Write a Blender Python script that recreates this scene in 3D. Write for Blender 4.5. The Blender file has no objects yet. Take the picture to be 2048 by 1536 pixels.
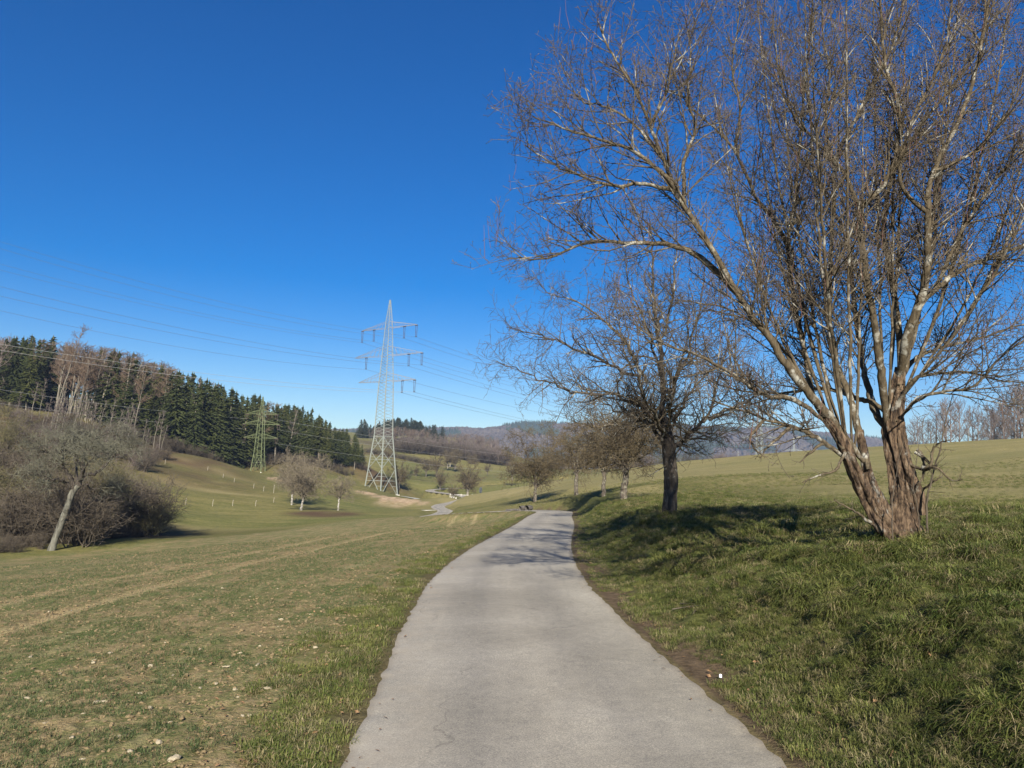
import bpy, math, random
import numpy as np
from mathutils import Vector, Matrix, Euler

random.seed(7)
RNG = np.random.default_rng(7)
S = bpy.context.scene
COL = S.collection

# ------------------------------------------------------------------ camera
FPX = 1577.0                       # focal length in pixels of the 2048 px wide photograph
PITCH = math.atan((950 - 768) / FPX)
ROLL = math.radians(1.8)
EYE = 1.65
cam_data = bpy.data.cameras.new('camera')
cam_data.sensor_width = 36.0
cam_data.lens = 36.0 * FPX / 2048.0
cam_data.clip_start = 0.05
cam_data.clip_end = 12000
cam = bpy.data.objects.new('camera', cam_data)
COL.objects.link(cam)
CAM_M = Matrix.Rotation(math.pi / 2 + PITCH, 3, 'X') @ Matrix.Rotation(ROLL, 3, 'Z')
cam.matrix_world = Matrix.Translation((0, 0, EYE)) @ CAM_M.to_4x4()
S.camera = cam

# ------------------------------------------------------------------ light
SUN_EL = math.radians(27)
world = bpy.data.worlds.new('World')
S.world = world
world.use_nodes = True
wn = world.node_tree
wn.nodes.clear()
sky = wn.nodes.new('ShaderNodeTexSky')
sky.sky_type = 'NISHITA'
sky.sun_disc = False
sky.sun_elevation = SUN_EL
sky.sun_rotation = math.pi
sky.altitude = 400
sky.air_density = 1.0
sky.dust_density = 0.25
sky.ozone_density = 3.0
hsv = wn.nodes.new('ShaderNodeHueSaturation')
hsv.inputs['Saturation'].default_value = 1.56
hsv.inputs['Value'].default_value = .96
hsv.inputs['Hue'].default_value = 0.514
bg = wn.nodes.new('ShaderNodeBackground')
bg.inputs['Strength'].default_value = 0.055
wo = wn.nodes.new('ShaderNodeOutputWorld')
wn.links.new(sky.outputs[0], hsv.inputs['Color'])
wn.links.new(hsv.outputs[0], bg.inputs[0])
wn.links.new(bg.outputs[0], wo.inputs[0])
sd = bpy.data.lights.new('sun', 'SUN')
sd.energy = 4.9
sd.angle = math.radians(0.55)
sd.color = (1.0, 0.91, 0.76)
sun = bpy.data.objects.new('sun', sd)
COL.objects.link(sun)
ldir = Vector((-0.03 * math.cos(SUN_EL), math.cos(SUN_EL), -math.sin(SUN_EL)))
sun.rotation_euler = ldir.to_track_quat('-Z', 'Y').to_euler()
sun.location = (0, -20, 40)
S.view_settings.view_transform = 'Standard'
S.view_settings.look = 'None'
S.view_settings.gamma = 1.0
S.view_settings.exposure = 1.12
S.view_settings.use_curve_mapping = False
S.cycles.max_bounces = 6
S.cycles.volume_bounces = 0
S.cycles.transparent_max_bounces = 8

# ------------------------------------------------------------------ helpers: picking points, tags, meshes
MNP = np.array([list(r) for r in CAM_M])


def P(px, py, Y):
    """World point seen at photo pixel (px, py) that lies Y metres ahead."""
    d = MNP @ np.array([(px - 1024) / FPX, (768 - py) / FPX, -1.0])
    return np.array([0, 0, EYE]) + d * (Y / d[1])


def project(x, y, z):
    v = MNP.T @ np.array([x, y, z - EYE])
    return 1024 + FPX * v[0] / -v[2], 768 - FPX * v[1] / -v[2]


def tag(o, label=None, cat=None, group=None, kind=None):
    if label: o['label'] = label
    if cat: o['category'] = cat
    if group: o['group'] = group
    if kind: o['kind'] = kind
    return o


def mk(name, verts, quads=None, tris=None, mat=None, parent=None, smooth=True, loc=None, mats=None, midx=None):
    me = bpy.data.meshes.new(name)
    verts = np.asarray(verts, dtype=np.float32).reshape(-1, 3)
    q = np.asarray(quads if quads is not None else [], dtype=np.int32).reshape(-1, 4)
    t = np.asarray(tris if tris is not None else [], dtype=np.int32).reshape(-1, 3)
    nq, nt = len(q), len(t)
    me.vertices.add(len(verts))
    me.vertices.foreach_set('co', verts.ravel())
    me.loops.add(nq * 4 + nt * 3)
    me.loops.foreach_set('vertex_index', np.concatenate([q.ravel(), t.ravel()]).astype(np.int32))
    me.polygons.add(nq + nt)
    me.polygons.foreach_set('loop_start', np.concatenate([np.arange(nq) * 4, nq * 4 + np.arange(nt) * 3]).astype(np.int32))
    if midx is not None:
        me.polygons.foreach_set('material_index', np.asarray(midx, dtype=np.int32))
    me.update(calc_edges=True)
    me.polygons.foreach_set('use_smooth', np.full(nq + nt, smooth))
    for m in (mats or [mat]):
        if m: me.materials.append(m)
    o = bpy.data.objects.new(name, me)
    COL.objects.link(o)
    if parent: o.parent = parent
    if loc is not None: o.location = loc
    return o


def empty(name, loc, rz=0.0):
    o = bpy.data.objects.new(name, None)
    o.empty_display_size = 0.3
    COL.objects.link(o)
    o.location = loc
    o.rotation_euler.z = rz
    return o


def copy_tree(o, parent=None):
    c = o.copy()
    COL.objects.link(c)
    c.parent = parent
    for ch in o.children:
        copy_tree(ch, c)
    return c


def attr(me, name, vals):
    a = me.attributes.new(name, 'FLOAT', 'POINT')
    a.data.foreach_set('value', np.asarray(vals, dtype=np.float32))


def tubes(polys, sides, rgh=0.0):
    """polys: list of (pts[n,3], radii[n]) -> verts, quads, and a 0..1 'along' value"""
    groups = {}
    for p, r in polys:
        groups.setdefault(len(p), []).append((p, r))
    V, Q, A, off = [], [], [], 0
    ang = np.arange(sides) * 2 * math.pi / sides
    ca, sa = np.cos(ang), np.sin(ang)
    for n, g in groups.items():
        p = np.array([a for a, _ in g], dtype=np.float64)
        r = np.array([b for _, b in g], dtype=np.float64)
        t = np.empty_like(p)
        t[:, 1:-1] = p[:, 2:] - p[:, :-2]
        t[:, 0] = p[:, 1] - p[:, 0]
        t[:, -1] = p[:, -1] - p[:, -2]
        t /= np.linalg.norm(t, axis=2, keepdims=True) + 1e-9
        mean = np.abs(p[:, -1] - p[:, 0])
        ref = np.zeros((len(g), 3))
        ref[np.arange(len(g)), np.argmin(mean, axis=1)] = 1
        u = np.cross(t, ref[:, None, :])
        u /= np.linalg.norm(u, axis=2, keepdims=True) + 1e-9
        w = np.cross(t, u)
        ring = (u[:, :, None, :] * ca[None, None, :, None] + w[:, :, None, :] * sa[None, None, :, None])
        rr = r[:, :, None, None]
        if rgh:
            rr = rr * (1 + rgh * (RNG.random((len(g), n, sides, 1)) - .5))
        v = p[:, :, None, :] + ring * rr
        V.append(v.reshape(-1, 3))
        base = off + (np.arange(len(g)) * n * sides)[:, None, None]
        i = np.arange(n - 1)[None, :, None] * sides
        j = np.arange(sides)[None, None, :]
        j2 = (j + 1) % sides
        q = np.stack([base + i + j, base + i + j2, base + i + sides + j2, base + i + sides + j], axis=-1)
        Q.append(q.reshape(-1, 4))
        off += len(g) * n * sides
    if not V: return np.zeros((0, 3)), np.zeros((0, 4), int)
    return np.concatenate(V), np.concatenate(Q)


def boxbar(a, b, w, d=None):
    """square bar from a to b"""
    a, b = np.asarray(a, float), np.asarray(b, float)
    t = b - a
    t /= np.linalg.norm(t)
    ref = np.array([0, 0, 1.0]) if abs(t[2]) < .9 else np.array([1.0, 0, 0])
    u = np.cross(t, ref); u /= np.linalg.norm(u)
    v = np.cross(t, u)
    d = d or w
    V = [c + u * sx * w / 2 + v * sy * d / 2 for c in (a, b) for sx, sy in ((-1, -1), (1, -1), (1, 1), (-1, 1))]
    Q = [(0, 3, 2, 1), (4, 5, 6, 7), (0, 1, 5, 4), (1, 2, 6, 5), (2, 3, 7, 6), (3, 0, 4, 7)]
    return np.array(V), np.array(Q)


def bars(lst):
    V, Q, off = [], [], 0
    for args in lst:
        v, q = boxbar(*args)
        V.append(v); Q.append(q + off); off += 8
    return np.concatenate(V), np.concatenate(Q)


# value noise for real relief
_perm = np.random.default_rng(3).random((257, 257))


def vnoise(x, y):
    x = np.asarray(x, float); y = np.asarray(y, float)
    xi, yi = np.floor(x), np.floor(y)
    fx, fy = x - xi, y - yi
    fx = fx * fx * (3 - 2 * fx); fy = fy * fy * (3 - 2 * fy)
    a = xi.astype(int) % 256; b = yi.astype(int) % 256
    return (_perm[a, b] * (1 - fx) * (1 - fy) + _perm[a + 1, b] * fx * (1 - fy) +
            _perm[a, b + 1] * (1 - fx) * fy + _perm[a + 1, b + 1] * fx * fy)


def sstep(a, b, x):
    t = np.clip((np.asarray(x, float) - a) / (b - a), 0, 1)
    return t * t * (3 - 2 * t)


# ------------------------------------------------------------------ the lie of the land
ROAD = np.array([(0.46, -14, -.02), (0.46, -6, -.07), (0.46, 0, -.11), (0.42, 5, -.17), (0.16, 10, -.22), (0.05, 15, -.27),
                 (0.30, 21, -.37), (0.81, 27.7, -.5), (1.75, 38, -.66), (2.75, 52, -.93), (3.6, 62, -1.14), (3.5, 66.5, -1.24),
                 (1.6, 70.5, -1.42), (-2.2, 74.5, -1.85), (-6, 82, -2.6), (-9, 95, -3.6), (-11, 115, -4.6),
                 (-11.5, 135, -5.3), (-11.8, 150, -5.45), (-13.6, 159, -5.4), (-14.6, 166, -5.35), (-14.4, 174, -5.2), (-13.0, 184, -5.1),
                 (-10.8, 198, -4.6), (-11.0, 208, -4.4), (-15, 222, -4.2), (-24, 244, -4.0), (-22, 262, -3.6), (-5, 285, -2.9), (20, 300, -2)])


def catmull(pts, n):
    out = []
    for i in range(len(pts) - 1):
        p0, p1, p2, p3 = pts[max(i - 1, 0)], pts[i], pts[i + 1], pts[min(i + 2, len(pts) - 1)]
        for k in range(n):
            t = k / n
            out.append(.5 * ((2 * p1) + (-p0 + p2) * t + (2 * p0 - 5 * p1 + 4 * p2 - p3) * t * t + (-p0 + 3 * p1 - 3 * p2 + p3) * t ** 3))
    out.append(pts[-1])
    return np.array(out)


RC = catmull(ROAD, 12)
HW = 1.45
_SEG = (np.diff(RC[:, 0]), np.diff(RC[:, 1]))
CROSS = 0.03


def road_sd(x, y):
    """signed offset from the road's centre (left negative), height of the road there"""
    x = np.asarray(x, float).ravel(); y = np.asarray(y, float).ravel()
    if len(x) < 200:
        dx, dy = _SEG
        ex, ey = x[:, None] - RC[None, :-1, 0], y[:, None] - RC[None, :-1, 1]
        t = np.clip((ex * dx + ey * dy) / (dx * dx + dy * dy), 0, 1)
        d2 = (t * dx - ex) ** 2 + (t * dy - ey) ** 2
        k = np.argmin(d2, 1); a = np.arange(len(x))
        sg = np.sign(ex[a, k] * dy[k] - ey[a, k] * dx[k])
        return np.sqrt(d2[a, k]) * np.where(sg == 0, 1, sg), RC[k, 2] + t[a, k] * (RC[k + 1, 2] - RC[k, 2])
    best = np.full(x.shape, 1e9); sgn = np.zeros(x.shape); z = np.zeros(x.shape)
    for i in range(0, len(RC) - 1):
        ax, ay, az = RC[i]; bx, by, bz = RC[i + 1]
        dx, dy = bx - ax, by - ay
        L2 = dx * dx + dy * dy
        t = np.clip(((x - ax) * dx + (y - ay) * dy) / L2, 0, 1)
        qx, qy = ax + t * dx - x, ay + t * dy - y
        d = qx * qx + qy * qy
        m = d < best
        best[m] = d[m]
        sgn[m] = np.sign((x - ax) * dy - (y - ay) * dx)[m]
        z[m] = (az + t * (bz - az))[m]
    return np.sqrt(best) * np.where(sgn == 0, 1, sgn), z


CP = []
def cp(px, py, Y): CP.append(P(px, py, Y))
for a in [  # left field edge and valley
    (0, 1118, 60), (300, 1085, 72), (500, 1066, 84), (700, 1042, 98), (850, 1031, 100), (940, 1025, 88), (1040, 1021, 70),
    (905, 1024, 118), (100, 1100, 66), (300, 1071, 82), (400, 1060, 95), (600, 1022, 125), (666, 1021, 128), (500, 1000, 140),
    (330, 1015, 115), (330, 965, 148), (420, 918, 190), (520, 943, 215), (480, 945, 212), (350, 935, 170), (100, 905, 150),
    (0, 940, 105), (0, 985, 88), (0, 830, 190), (150, 838, 200), (230, 858, 200), (300, 893, 190), (330, 866, 260), (160, 818, 262),
    (560, 925, 290), (450, 905, 260), (0, 775, 250), (650, 941, 232), (735, 936, 258), (600, 950, 215), (700, 965, 215), (760, 991, 244), (800, 995, 240),
    (850, 1003, 215), (560, 975, 180), (420, 965, 160), (650, 990, 165), (760, 1012, 165), (700, 1025, 135), (820, 1022, 140), (240, 925, 150),
    (840, 985, 265), (900, 1000, 215),
    # far slopes
    (800, 962, 300), (740, 925, 350), (750, 902, 450), (840, 906, 440), (745, 884, 590), (800, 892, 600), (850, 892, 600), (900, 890, 620),
    (950, 898, 600), (1000, 915, 560), (800, 870, 720), (860, 874, 720), (920, 876, 700), (980, 890, 680), (735, 872, 690),
    (900, 960, 320), (940, 945, 380), (980, 927, 450), (870, 975, 270), (960, 968, 280), (1050, 950, 350), (1100, 948, 320), (1200, 938, 400),
    (1350, 935, 420), (1050, 935, 480), (1000, 960, 300),
    # right of the bend
    (960, 1013, 150), (1000, 1000, 140), (1000, 980, 190), (1050, 990, 130), (1030, 975, 190), (1120, 966, 160), (1200, 955, 150), (1250, 938, 165),
    (1350, 928, 145), (1500, 918, 130), (1700, 898, 130), (1848, 888, 128), (2048, 877, 125), (1600, 940, 90), (1850, 930, 80), (2048, 915, 75),
    (2048, 1000, 28), (1700, 1000, 30), (1500, 990, 38), (1400, 985, 45), (1300, 982, 55), (1700, 950, 60), (2048, 948, 55), (1500, 950, 75), (1300, 962, 85),
    (1200, 972, 90), (1100, 985, 95), (1040, 1004, 92), (1152, 991, 71), (1207, 993, 58), (1247, 999, 44), (1110, 1003, 76), (1180, 990, 64), (1340, 1030, 20), (1070, 1003, 84), (1790, 1085, 10),
    (2048, 1100, 8), (2048, 1300, 4.6), (1290, 990, 54), (1180, 985, 82),
]: cp(*a)
for a in [(-37, 190, 22), (39, 300, 1.5), (100, 260, 4), (180, 220, 8), (300, 500, 5), (150, 600, 0), (0, 650, 8), (20, 800, 5), (-130, 860, 34), (-260, 800, 45),
          (-300, 300, 40), (-350, 100, 30), (-160, 90, 8), (-90, 40, -2), (-60, 0, -6), (-35, -40, -3), (0, -60, .5), (0, -20, 0), (60, -60, 6), (120, 20, 10),
          (160, 120, 17), (300, 200, 24), (60, 20, 5.0), (30, 8, 2.0), (15, -10, 1.6), (-300, -200, 0), (300, -200, 20), (500, 700, 0), (700, 300, 30), (-700, 900, 50),
          (-250, 560, 40), (600, 1000, 0), (0, 1100, 0), (-160, 420, 20)]:
    if a != (-37, 190, 22): CP.append(np.array(a, float))
for yy, zr in [(-6, -.07), (0, -.11), (5, -.17), (10, -.22), (15, -.27), (21, -.37), (28, -.5), (38, -.66), (52, -.93), (60, -1.1)]:
    rx = np.interp(yy, ROAD[:12, 1], ROAD[:12, 0])
    CP.append(np.array([rx, yy, zr]))
    for s, k in [(2.2, .06), (4, .2), (8, .58), (14, 1.25), (22, 2.3), (32, 3.7)]:
        if yy <= 38: CP.append(np.array([rx - s, yy, zr - k * (0.9 + .1 * min(yy, 40) / 40)]))
    if yy <= 38:
        bh = {-6: .85, 0: .95, 5: 1.05, 10: 1.12, 15: 1.12, 21: 1.14, 28: 1.16, 38: 1.22}[yy]
        for s, k in [(2.1, .22), (2.9, .62), (3.8, .92), (5.0, 1.0)]:
            CP.append(np.array([rx + s, yy, zr + bh * k]))
    elif yy == 52:
        CP.append(np.array([rx + 2.5, yy, zr + .7])); CP.append(np.array([rx + 3.4, yy, zr + 1.35]))
CP = np.array(CP)
# drop near-duplicates
keep = []
for i, c in enumerate(CP):
    if all(np.hypot(*(c[:2] - CP[j][:2])) > .6 + .012 * abs(c[1]) for j in keep): keep.append(i)
CP = CP[keep]
_sc = 100.0


def _kern(d2):
    return 0.5 * d2 * np.log(d2 + 1e-12)


_X = CP[:, :2] / _sc
_n = len(_X)
_K = _kern(((_X[:, None] - _X[None]) ** 2).sum(-1)) + np.eye(_n) * 2e-6
_Pm = np.c_[np.ones(_n), _X]
_A = np.block([[_K, _Pm], [_Pm.T, np.zeros((3, 3))]])
_W = np.linalg.solve(_A, np.r_[CP[:, 2], 0, 0, 0])


def tps(x, y):
    x = np.asarray(x, float).ravel() / _sc; y = np.asarray(y, float).ravel() / _sc
    out = np.empty(x.shape)
    for s in range(0, len(x), 20000):
        xs, ys = x[s:s + 20000], y[s:s + 20000]
        d2 = (xs[:, None] - _X[None, :, 0]) ** 2 + (ys[:, None] - _X[None, :, 1]) ** 2
        out[s:s + 20000] = _kern(d2) @ _W[:_n] + _W[_n] + _W[_n + 1] * xs + _W[_n + 2] * ys
    return out


def ground_h(x, y, sink=True):
    shp = np.shape(x)
    x = np.asarray(x, float).ravel(); y = np.asarray(y, float).ravel()
    r = np.hypot(x, y)
    h = tps(np.clip(x, -900, 900), np.clip(y, -300, 1150))
    h = np.clip(h, -14, 70)
    far = sstep(850, 1150, r)
    h = h * (1 - far)
    s, zr = road_sd(x, y)
    near = sstep(3.2, HW + .05, np.abs(s))
    zr = zr + CROSS * np.clip(s, -2, 2)
    h = h * (1 - near) + zr * near
    if sink:
        h = h - .07 * sstep(HW - .02, HW - .22, np.abs(s))
    return h.reshape(shp)


def H(x, y):
    return float(ground_h(np.array([x]), np.array([y]), False)[0])


def site(px, Y):
    """ground point that shows in pixel column px at Y metres ahead"""
    x = P(px, 950, Y)[0]
    for _ in range(3):
        z = H(x, Y)
        qx, qy = project(x, Y, z)
        x += (px - qx) / FPX * Y
    return np.array([x, Y, H(x, Y)])


def hit(px, py):
    """where the view ray of a photo pixel meets the near ground"""
    d = MNP @ np.array([(px - 1024) / FPX, (768 - py) / FPX, -1.0]); d /= d[1]
    Y = np.exp(np.linspace(math.log(3), math.log(80), 190))
    g = ground_h(d[0] * Y, Y, False)
    i = int(np.argmax(EYE + d[2] * Y < g))
    return np.array([d[0] * Y[i], Y[i], g[i]])


def far_hit(px, py, Y0=110):
    d = MNP @ np.array([(px - 1024) / FPX, (768 - py) / FPX, -1.0]); d /= d[1]
    Y = np.linspace(Y0, 330, 180)
    g = ground_h(d[0] * Y, Y, False)
    i = int(np.argmax(EYE + d[2] * Y < g))
    return np.array([d[0] * Y[i], Y[i], g[i]])


def top_at(x, Y, py):
    """height z at which a point above (x, Y) shows at pixel row py"""
    z = 10.0
    for _ in range(6):
        qx, qy = project(x, Y, z)
        z += (qy - py) / FPX * Y
    return z


# ------------------------------------------------------------------ materials
def mat(name, rough=.9):
    m = bpy.data.materials.new(name)
    m.use_nodes = True
    nt = m.node_tree
    b = nt.nodes['Principled BSDF']
    b.inputs['Roughness'].default_value = rough
    b.inputs['Specular IOR Level'].default_value = .25
    return m, nt, b


def nd(nt, typ, **kw):
    n = nt.nodes.new(typ)
    for k, v in kw.items():
        setattr(n, k, v)
    return n


def noise(nt, scale, detail=4, rough=.6, coord=None, vec=None, dist=0.0):
    n = nd(nt, 'ShaderNodeTexNoise')
    n.inputs['Scale'].default_value = scale
    n.inputs['Detail'].default_value = detail
    n.inputs['Roughness'].default_value = rough
    n.inputs['Distortion'].default_value = dist
    if coord is None:
        coord = nd(nt, 'ShaderNodeTexCoord').outputs['Object']
    if vec:
        mp = nd(nt, 'ShaderNodeMapping')
        mp.inputs['Scale'].default_value = vec
        nt.links.new(coord, mp.inputs[0])
        coord = mp.outputs[0]
    nt.links.new(coord, n.inputs['Vector'])
    return n.outputs['Fac']


def ramp(nt, fac, stops):
    r = nd(nt, 'ShaderNodeValToRGB')
    el = r.color_ramp.elements
    while len(el) < len(stops): el.new(.5)
    for e, (p, c) in zip(el, stops):
        e.position = p
        e.color = (*c, 1) if len(c) == 3 else c
    nt.links.new(fac, r.inputs[0])
    return r.outputs[0]


def mixc(nt, fac, a, b, mode='MIX'):
    m = nd(nt, 'ShaderNodeMix', data_type='RGBA', blend_type=mode)
    for s, v in ((m.inputs[0], fac), (m.inputs[6], a), (m.inputs[7], b)):
        if isinstance(v, (int, float)): s.default_value = v
        elif isinstance(v, tuple): s.default_value = (*v, 1)
        else: nt.links.new(v, s)
    return m.outputs[2]


def math_(nt, op, a, b=0.0, c=None):
    m = nd(nt, 'ShaderNodeMath', operation=op)
    for i, v in enumerate((a, b) if c is None else (a, b, c)):
        if isinstance(v, (int, float)): m.inputs[i].default_value = v
        else: nt.links.new(v, m.inputs[i])
    return m.outputs[0]


def at(nt, name):
    return nd(nt, 'ShaderNodeAttribute', attribute_name=name).outputs['Fac']


def bump(nt, b, h, strength=.5, dist=.02):
    n = nd(nt, 'ShaderNodeBump')
    n.inputs['Strength'].default_value = strength
    n.inputs['Distance'].default_value = dist
    nt.links.new(h, n.inputs['Height'])
    nt.links.new(n.outputs[0], b.inputs['Normal'])


def simple(name, stops, scale=5, vec=None, rough=.9, bmp=0, bdist=.02, detail=5):
    m, nt, b = mat(name, rough)
    f = noise(nt, scale, detail, vec=vec)
    c = ramp(nt, f, stops)
    nt.links.new(c, b.inputs['Base Color'])
    if bmp: bump(nt, b, f, bmp, bdist)
    return m


def ground_material():
    m, nt, b = mat('ground_cover', 1.0)
    b.inputs['Specular IOR Level'].default_value = .08
    co = nd(nt, 'ShaderNodeTexCoord').outputs['Object']
    big = noise(nt, .035, 4, .55, co)
    mid = noise(nt, .35, 5, .65, co)
    fine = noise(nt, 7, 6, .7, co)
    vfine = noise(nt, 40, 4, .7, co)
    stre = noise(nt, .5, 5, .65, co, vec=(.18, 1.0, 1))
    # pasture
    past = ramp(nt, mid, [(.3, (.092, .098, .030)), (.5, (.160, .150, .050)), (.72, (.255, .215, .095))])
    past = mixc(nt, ramp(nt, big, [(.38, (0, 0, 0)), (.62, (1, 1, 1))]), past, (.105, .125, .036))
    past = mixc(nt, .35, past, ramp(nt, stre, [(.35, (.11, .11, .038)), (.65, (.30, .245, .115))]))
    past = mixc(nt, .75, past, ramp(nt, mixc(nt, .5, fine, noise(nt, 1.9, 5, .75, co)), [(.34, (.35, .40, .30)), (.5, (.95, .95, .95)), (.66, (1.6, 1.5, 1.35))]), 'MULTIPLY')
    # lush
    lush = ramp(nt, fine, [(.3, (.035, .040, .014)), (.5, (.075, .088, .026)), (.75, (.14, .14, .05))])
    # dry
    dry = ramp(nt, fine, [(.3, (.17, .14, .06)), (.5, (.30, .255, .12)), (.75, (.42, .36, .19))])
    # tilled field
    soil = ramp(nt, mixc(nt, .5, fine, vfine), [(.3, (.12, .088, .044)), (.5, (.25, .192, .098)), (.68, (.37, .295, .165))])
    crop = ramp(nt, vfine, [(.3, (.060, .082, .025)), (.7, (.150, .170, .060))])
    patch = noise(nt, .8, 5, .7, co)
    cov = math_(nt, 'ADD', math_(nt, 'MULTIPLY', patch, .9), math_(nt, 'MULTIPLY', noise(nt, 16, 4, .7, co), .6))
    cx = nd(nt, 'ShaderNodeCombineXYZ')
    nt.links.new(at(nt, 'lateral'), cx.inputs[0])
    sp_ = nd(nt, 'ShaderNodeSeparateXYZ'); nt.links.new(co, sp_.inputs[0]); nt.links.new(math_(nt, 'MULTIPLY', sp_.outputs[1], .10), cx.inputs[1])
    rows = noise(nt, 2.4, 5, .7, cx.outputs[0])
    cov = math_(nt, 'ADD', math_(nt, 'ADD', cov, .05), math_(nt, 'MULTIPLY', math_(nt, 'SUBTRACT', rows, .5), .75))
    covm = ramp(nt, cov, [(.68, (0, 0, 0)), (.90, (1, 1, 1))])
    fld = mixc(nt, covm, soil, crop)
    # pale clods
    cl = ramp(nt, noise(nt, 5.5, 3, .6, co), [(.56, (0, 0, 0)), (.63, (1, 1, 1))])
    fld = mixc(nt, math_(nt, 'MULTIPLY', cl, .3), fld, (.42, .33, .18))
    fld = mixc(nt, ramp(nt, rows, [(.54, (0, 0, 0)), (.66, (.45, .45, .45))]), fld, (.40, .32, .175))
    fld = mixc(nt, math_(nt, 'MULTIPLY', math_(nt, 'MULTIPLY', at(nt, 'tram'), 1.0), math_(nt, 'ADD', .1, fine)), fld, (.45, .35, .19))
    # earth
    earth = ramp(nt, noise(nt, 1.2, 6, .7, co), [(.3, (.20, .13, .075)), (.5, (.40, .29, .18)), (.7, (.58, .47, .33))])
    mud = ramp(nt, fine, [(.3, (.06, .043, .026)), (.7, (.17, .125, .08))])
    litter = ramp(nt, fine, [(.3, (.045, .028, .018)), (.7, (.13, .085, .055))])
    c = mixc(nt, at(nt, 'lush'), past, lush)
    c = mixc(nt, at(nt, 'dry'), c, dry)
    c = mixc(nt, at(nt, 'field'), c, fld)
    c = mixc(nt, at(nt, 'mud'), c, mud)
    c = mixc(nt, at(nt, 'earth'), c, earth)
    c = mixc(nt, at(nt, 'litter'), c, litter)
    nt.links.new(c, b.inputs['Base Color'])
    hh = math_(nt, 'ADD', math_(nt, 'MULTIPLY', fine, 1.0), math_(nt, 'MULTIPLY', vfine, .35))
    bump(nt, b, hh, 1.0, .055)
    return m


M_GROUND = ground_material()


def road_material():
    m, nt, b = mat('old_asphalt', .92)
    co = nd(nt, 'ShaderNodeTexCoord').outputs['Object']
    big = noise(nt, .45, 5, .6, co)
    str_ = noise(nt, 1.0, 4, .6, co, vec=(1.6, .12, 1))
    g = noise(nt, 260, 2, .7, co)
    g2 = noise(nt, 70, 3, .7, co)
    c = ramp(nt, big, [(.3, (.215, .202, .172)), (.5, (.268, .252, .217)), (.7, (.33, .312, .272))])
    c = mixc(nt, .55, c, ramp(nt, str_, [(.3, (.85, .85, .86)), (.7, (1.18, 1.17, 1.14))]), 'MULTIPLY')
    c = mixc(nt, .9, c, ramp(nt, g, [(.3, (.45, .45, .46)), (.5, (1, 1, 1)), (.7, (1.7, 1.68, 1.6))]), 'MULTIPLY')
    c = mixc(nt, .9, c, ramp(nt, g2, [(.32, (.68, .68, .69)), (.5, (1, 1, 1)), (.68, (1.36, 1.35, 1.3))]), 'MULTIPLY')
    c = mixc(nt, .6, c, ramp(nt, noise(nt, 9, 5, .7, co), [(.35, (.84, .84, .85)), (.65, (1.16, 1.15, 1.12))]), 'MULTIPLY')
    ac0 = at(nt, 'across')
    c = mixc(nt, .85, c, ramp(nt, ac0, [(0, (1.12, 1.13, 1.14)), (.16, (1.05, 1.05, 1.05)), (.30, (.88, .88, .89)), (.5, (1.06, 1.05, 1.03)), (.70, (.90, .90, .90)), (.88, (1.02, 1.02, 1.0))]), 'MULTIPLY')
    # bands scraped pale across the lane
    scr = ramp(nt, noise(nt, 1.0, 5, .7, co, vec=(.5, 4.5, 1)), [(.62, (0, 0, 0)), (.74, (1, 1, 1))])
    c = mixc(nt, math_(nt, 'MULTIPLY', scr, .32), c, (.40, .37, .32))
    # dust on the shoulders
    ac = at(nt, 'across')
    dust = math_(nt, 'MULTIPLY', ramp(nt, ac, [(0.0, (1, 1, 1)), (.26, (0, 0, 0)), (.92, (0, 0, 0)), (1.0, (.7, .7, .7))]),
                 ramp(nt, noise(nt, 2.2, 5, .7, co), [(.36, (0, 0, 0)), (.6, (1, 1, 1))]))
    c = mixc(nt, math_(nt, 'MULTIPLY', dust, .75), c, mixc(nt, noise(nt, 4, 4, .6, co), (.36, .335, .29), (.31, .26, .185)))
    edge = math_(nt, 'MULTIPLY', ramp(nt, ac, [(0.0, (1, 1, 1)), (.035, (0, 0, 0)), (.965, (0, 0, 0)), (1.0, (1, 1, 1))]), noise(nt, 9, 4, .7, co))
    c = mixc(nt, edge, c, (.15, .12, .085))
    # cracks
    vo = nd(nt, 'ShaderNodeTexVoronoi', feature='DISTANCE_TO_EDGE')
    vo.inputs['Scale'].default_value = .33
    wob = nd(nt, 'ShaderNodeTexNoise'); wob.inputs['Scale'].default_value = 2.5; wob.inputs['Detail'].default_value = 5
    nt.links.new(co, wob.inputs['Vector'])
    vm = nd(nt, 'ShaderNodeVectorMath', operation='MULTIPLY_ADD')
    nt.links.new(wob.outputs['Color'], vm.inputs[0]); vm.inputs[1].default_value = (.5, .5, .5); nt.links.new(co, vm.inputs[2])
    nt.links.new(vm.outputs[0], vo.inputs['Vector'])
    crk = math_(nt, 'MULTIPLY', ramp(nt, vo.outputs['Distance'], [(0, (1, 1, 1)), (.0035, (0, 0, 0))]),
                ramp(nt, noise(nt, .6, 2, .5, co), [(.44, (0, 0, 0)), (.52, (1, 1, 1))]))
    c = mixc(nt, math_(nt, 'MULTIPLY', crk, .45), c, (.09, .08, .07))
    nt.links.new(c, b.inputs['Base Color'])
    bump(nt, b, g, .35, .004)
    return m


def bark_material(name, stops, lichen=None, scale=14, lich_amt=(.5, .6), bstr=.7, bdist=.02):
    m, nt, b = mat(name, .95)
    f = noise(nt, scale, 6, .7, vec=(1, 1, .22))
    c = ramp(nt, f, stops)
    if lichen:
        l = noise(nt, 5, 5, .65)
        c = mixc(nt, ramp(nt, l, [(lich_amt[0], (0, 0, 0)), (lich_amt[1], (1, 1, 1))]), c, lichen)
    nt.links.new(c, b.inputs['Base Color'])
    bump(nt, b, f, bstr, bdist)
    return m


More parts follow.
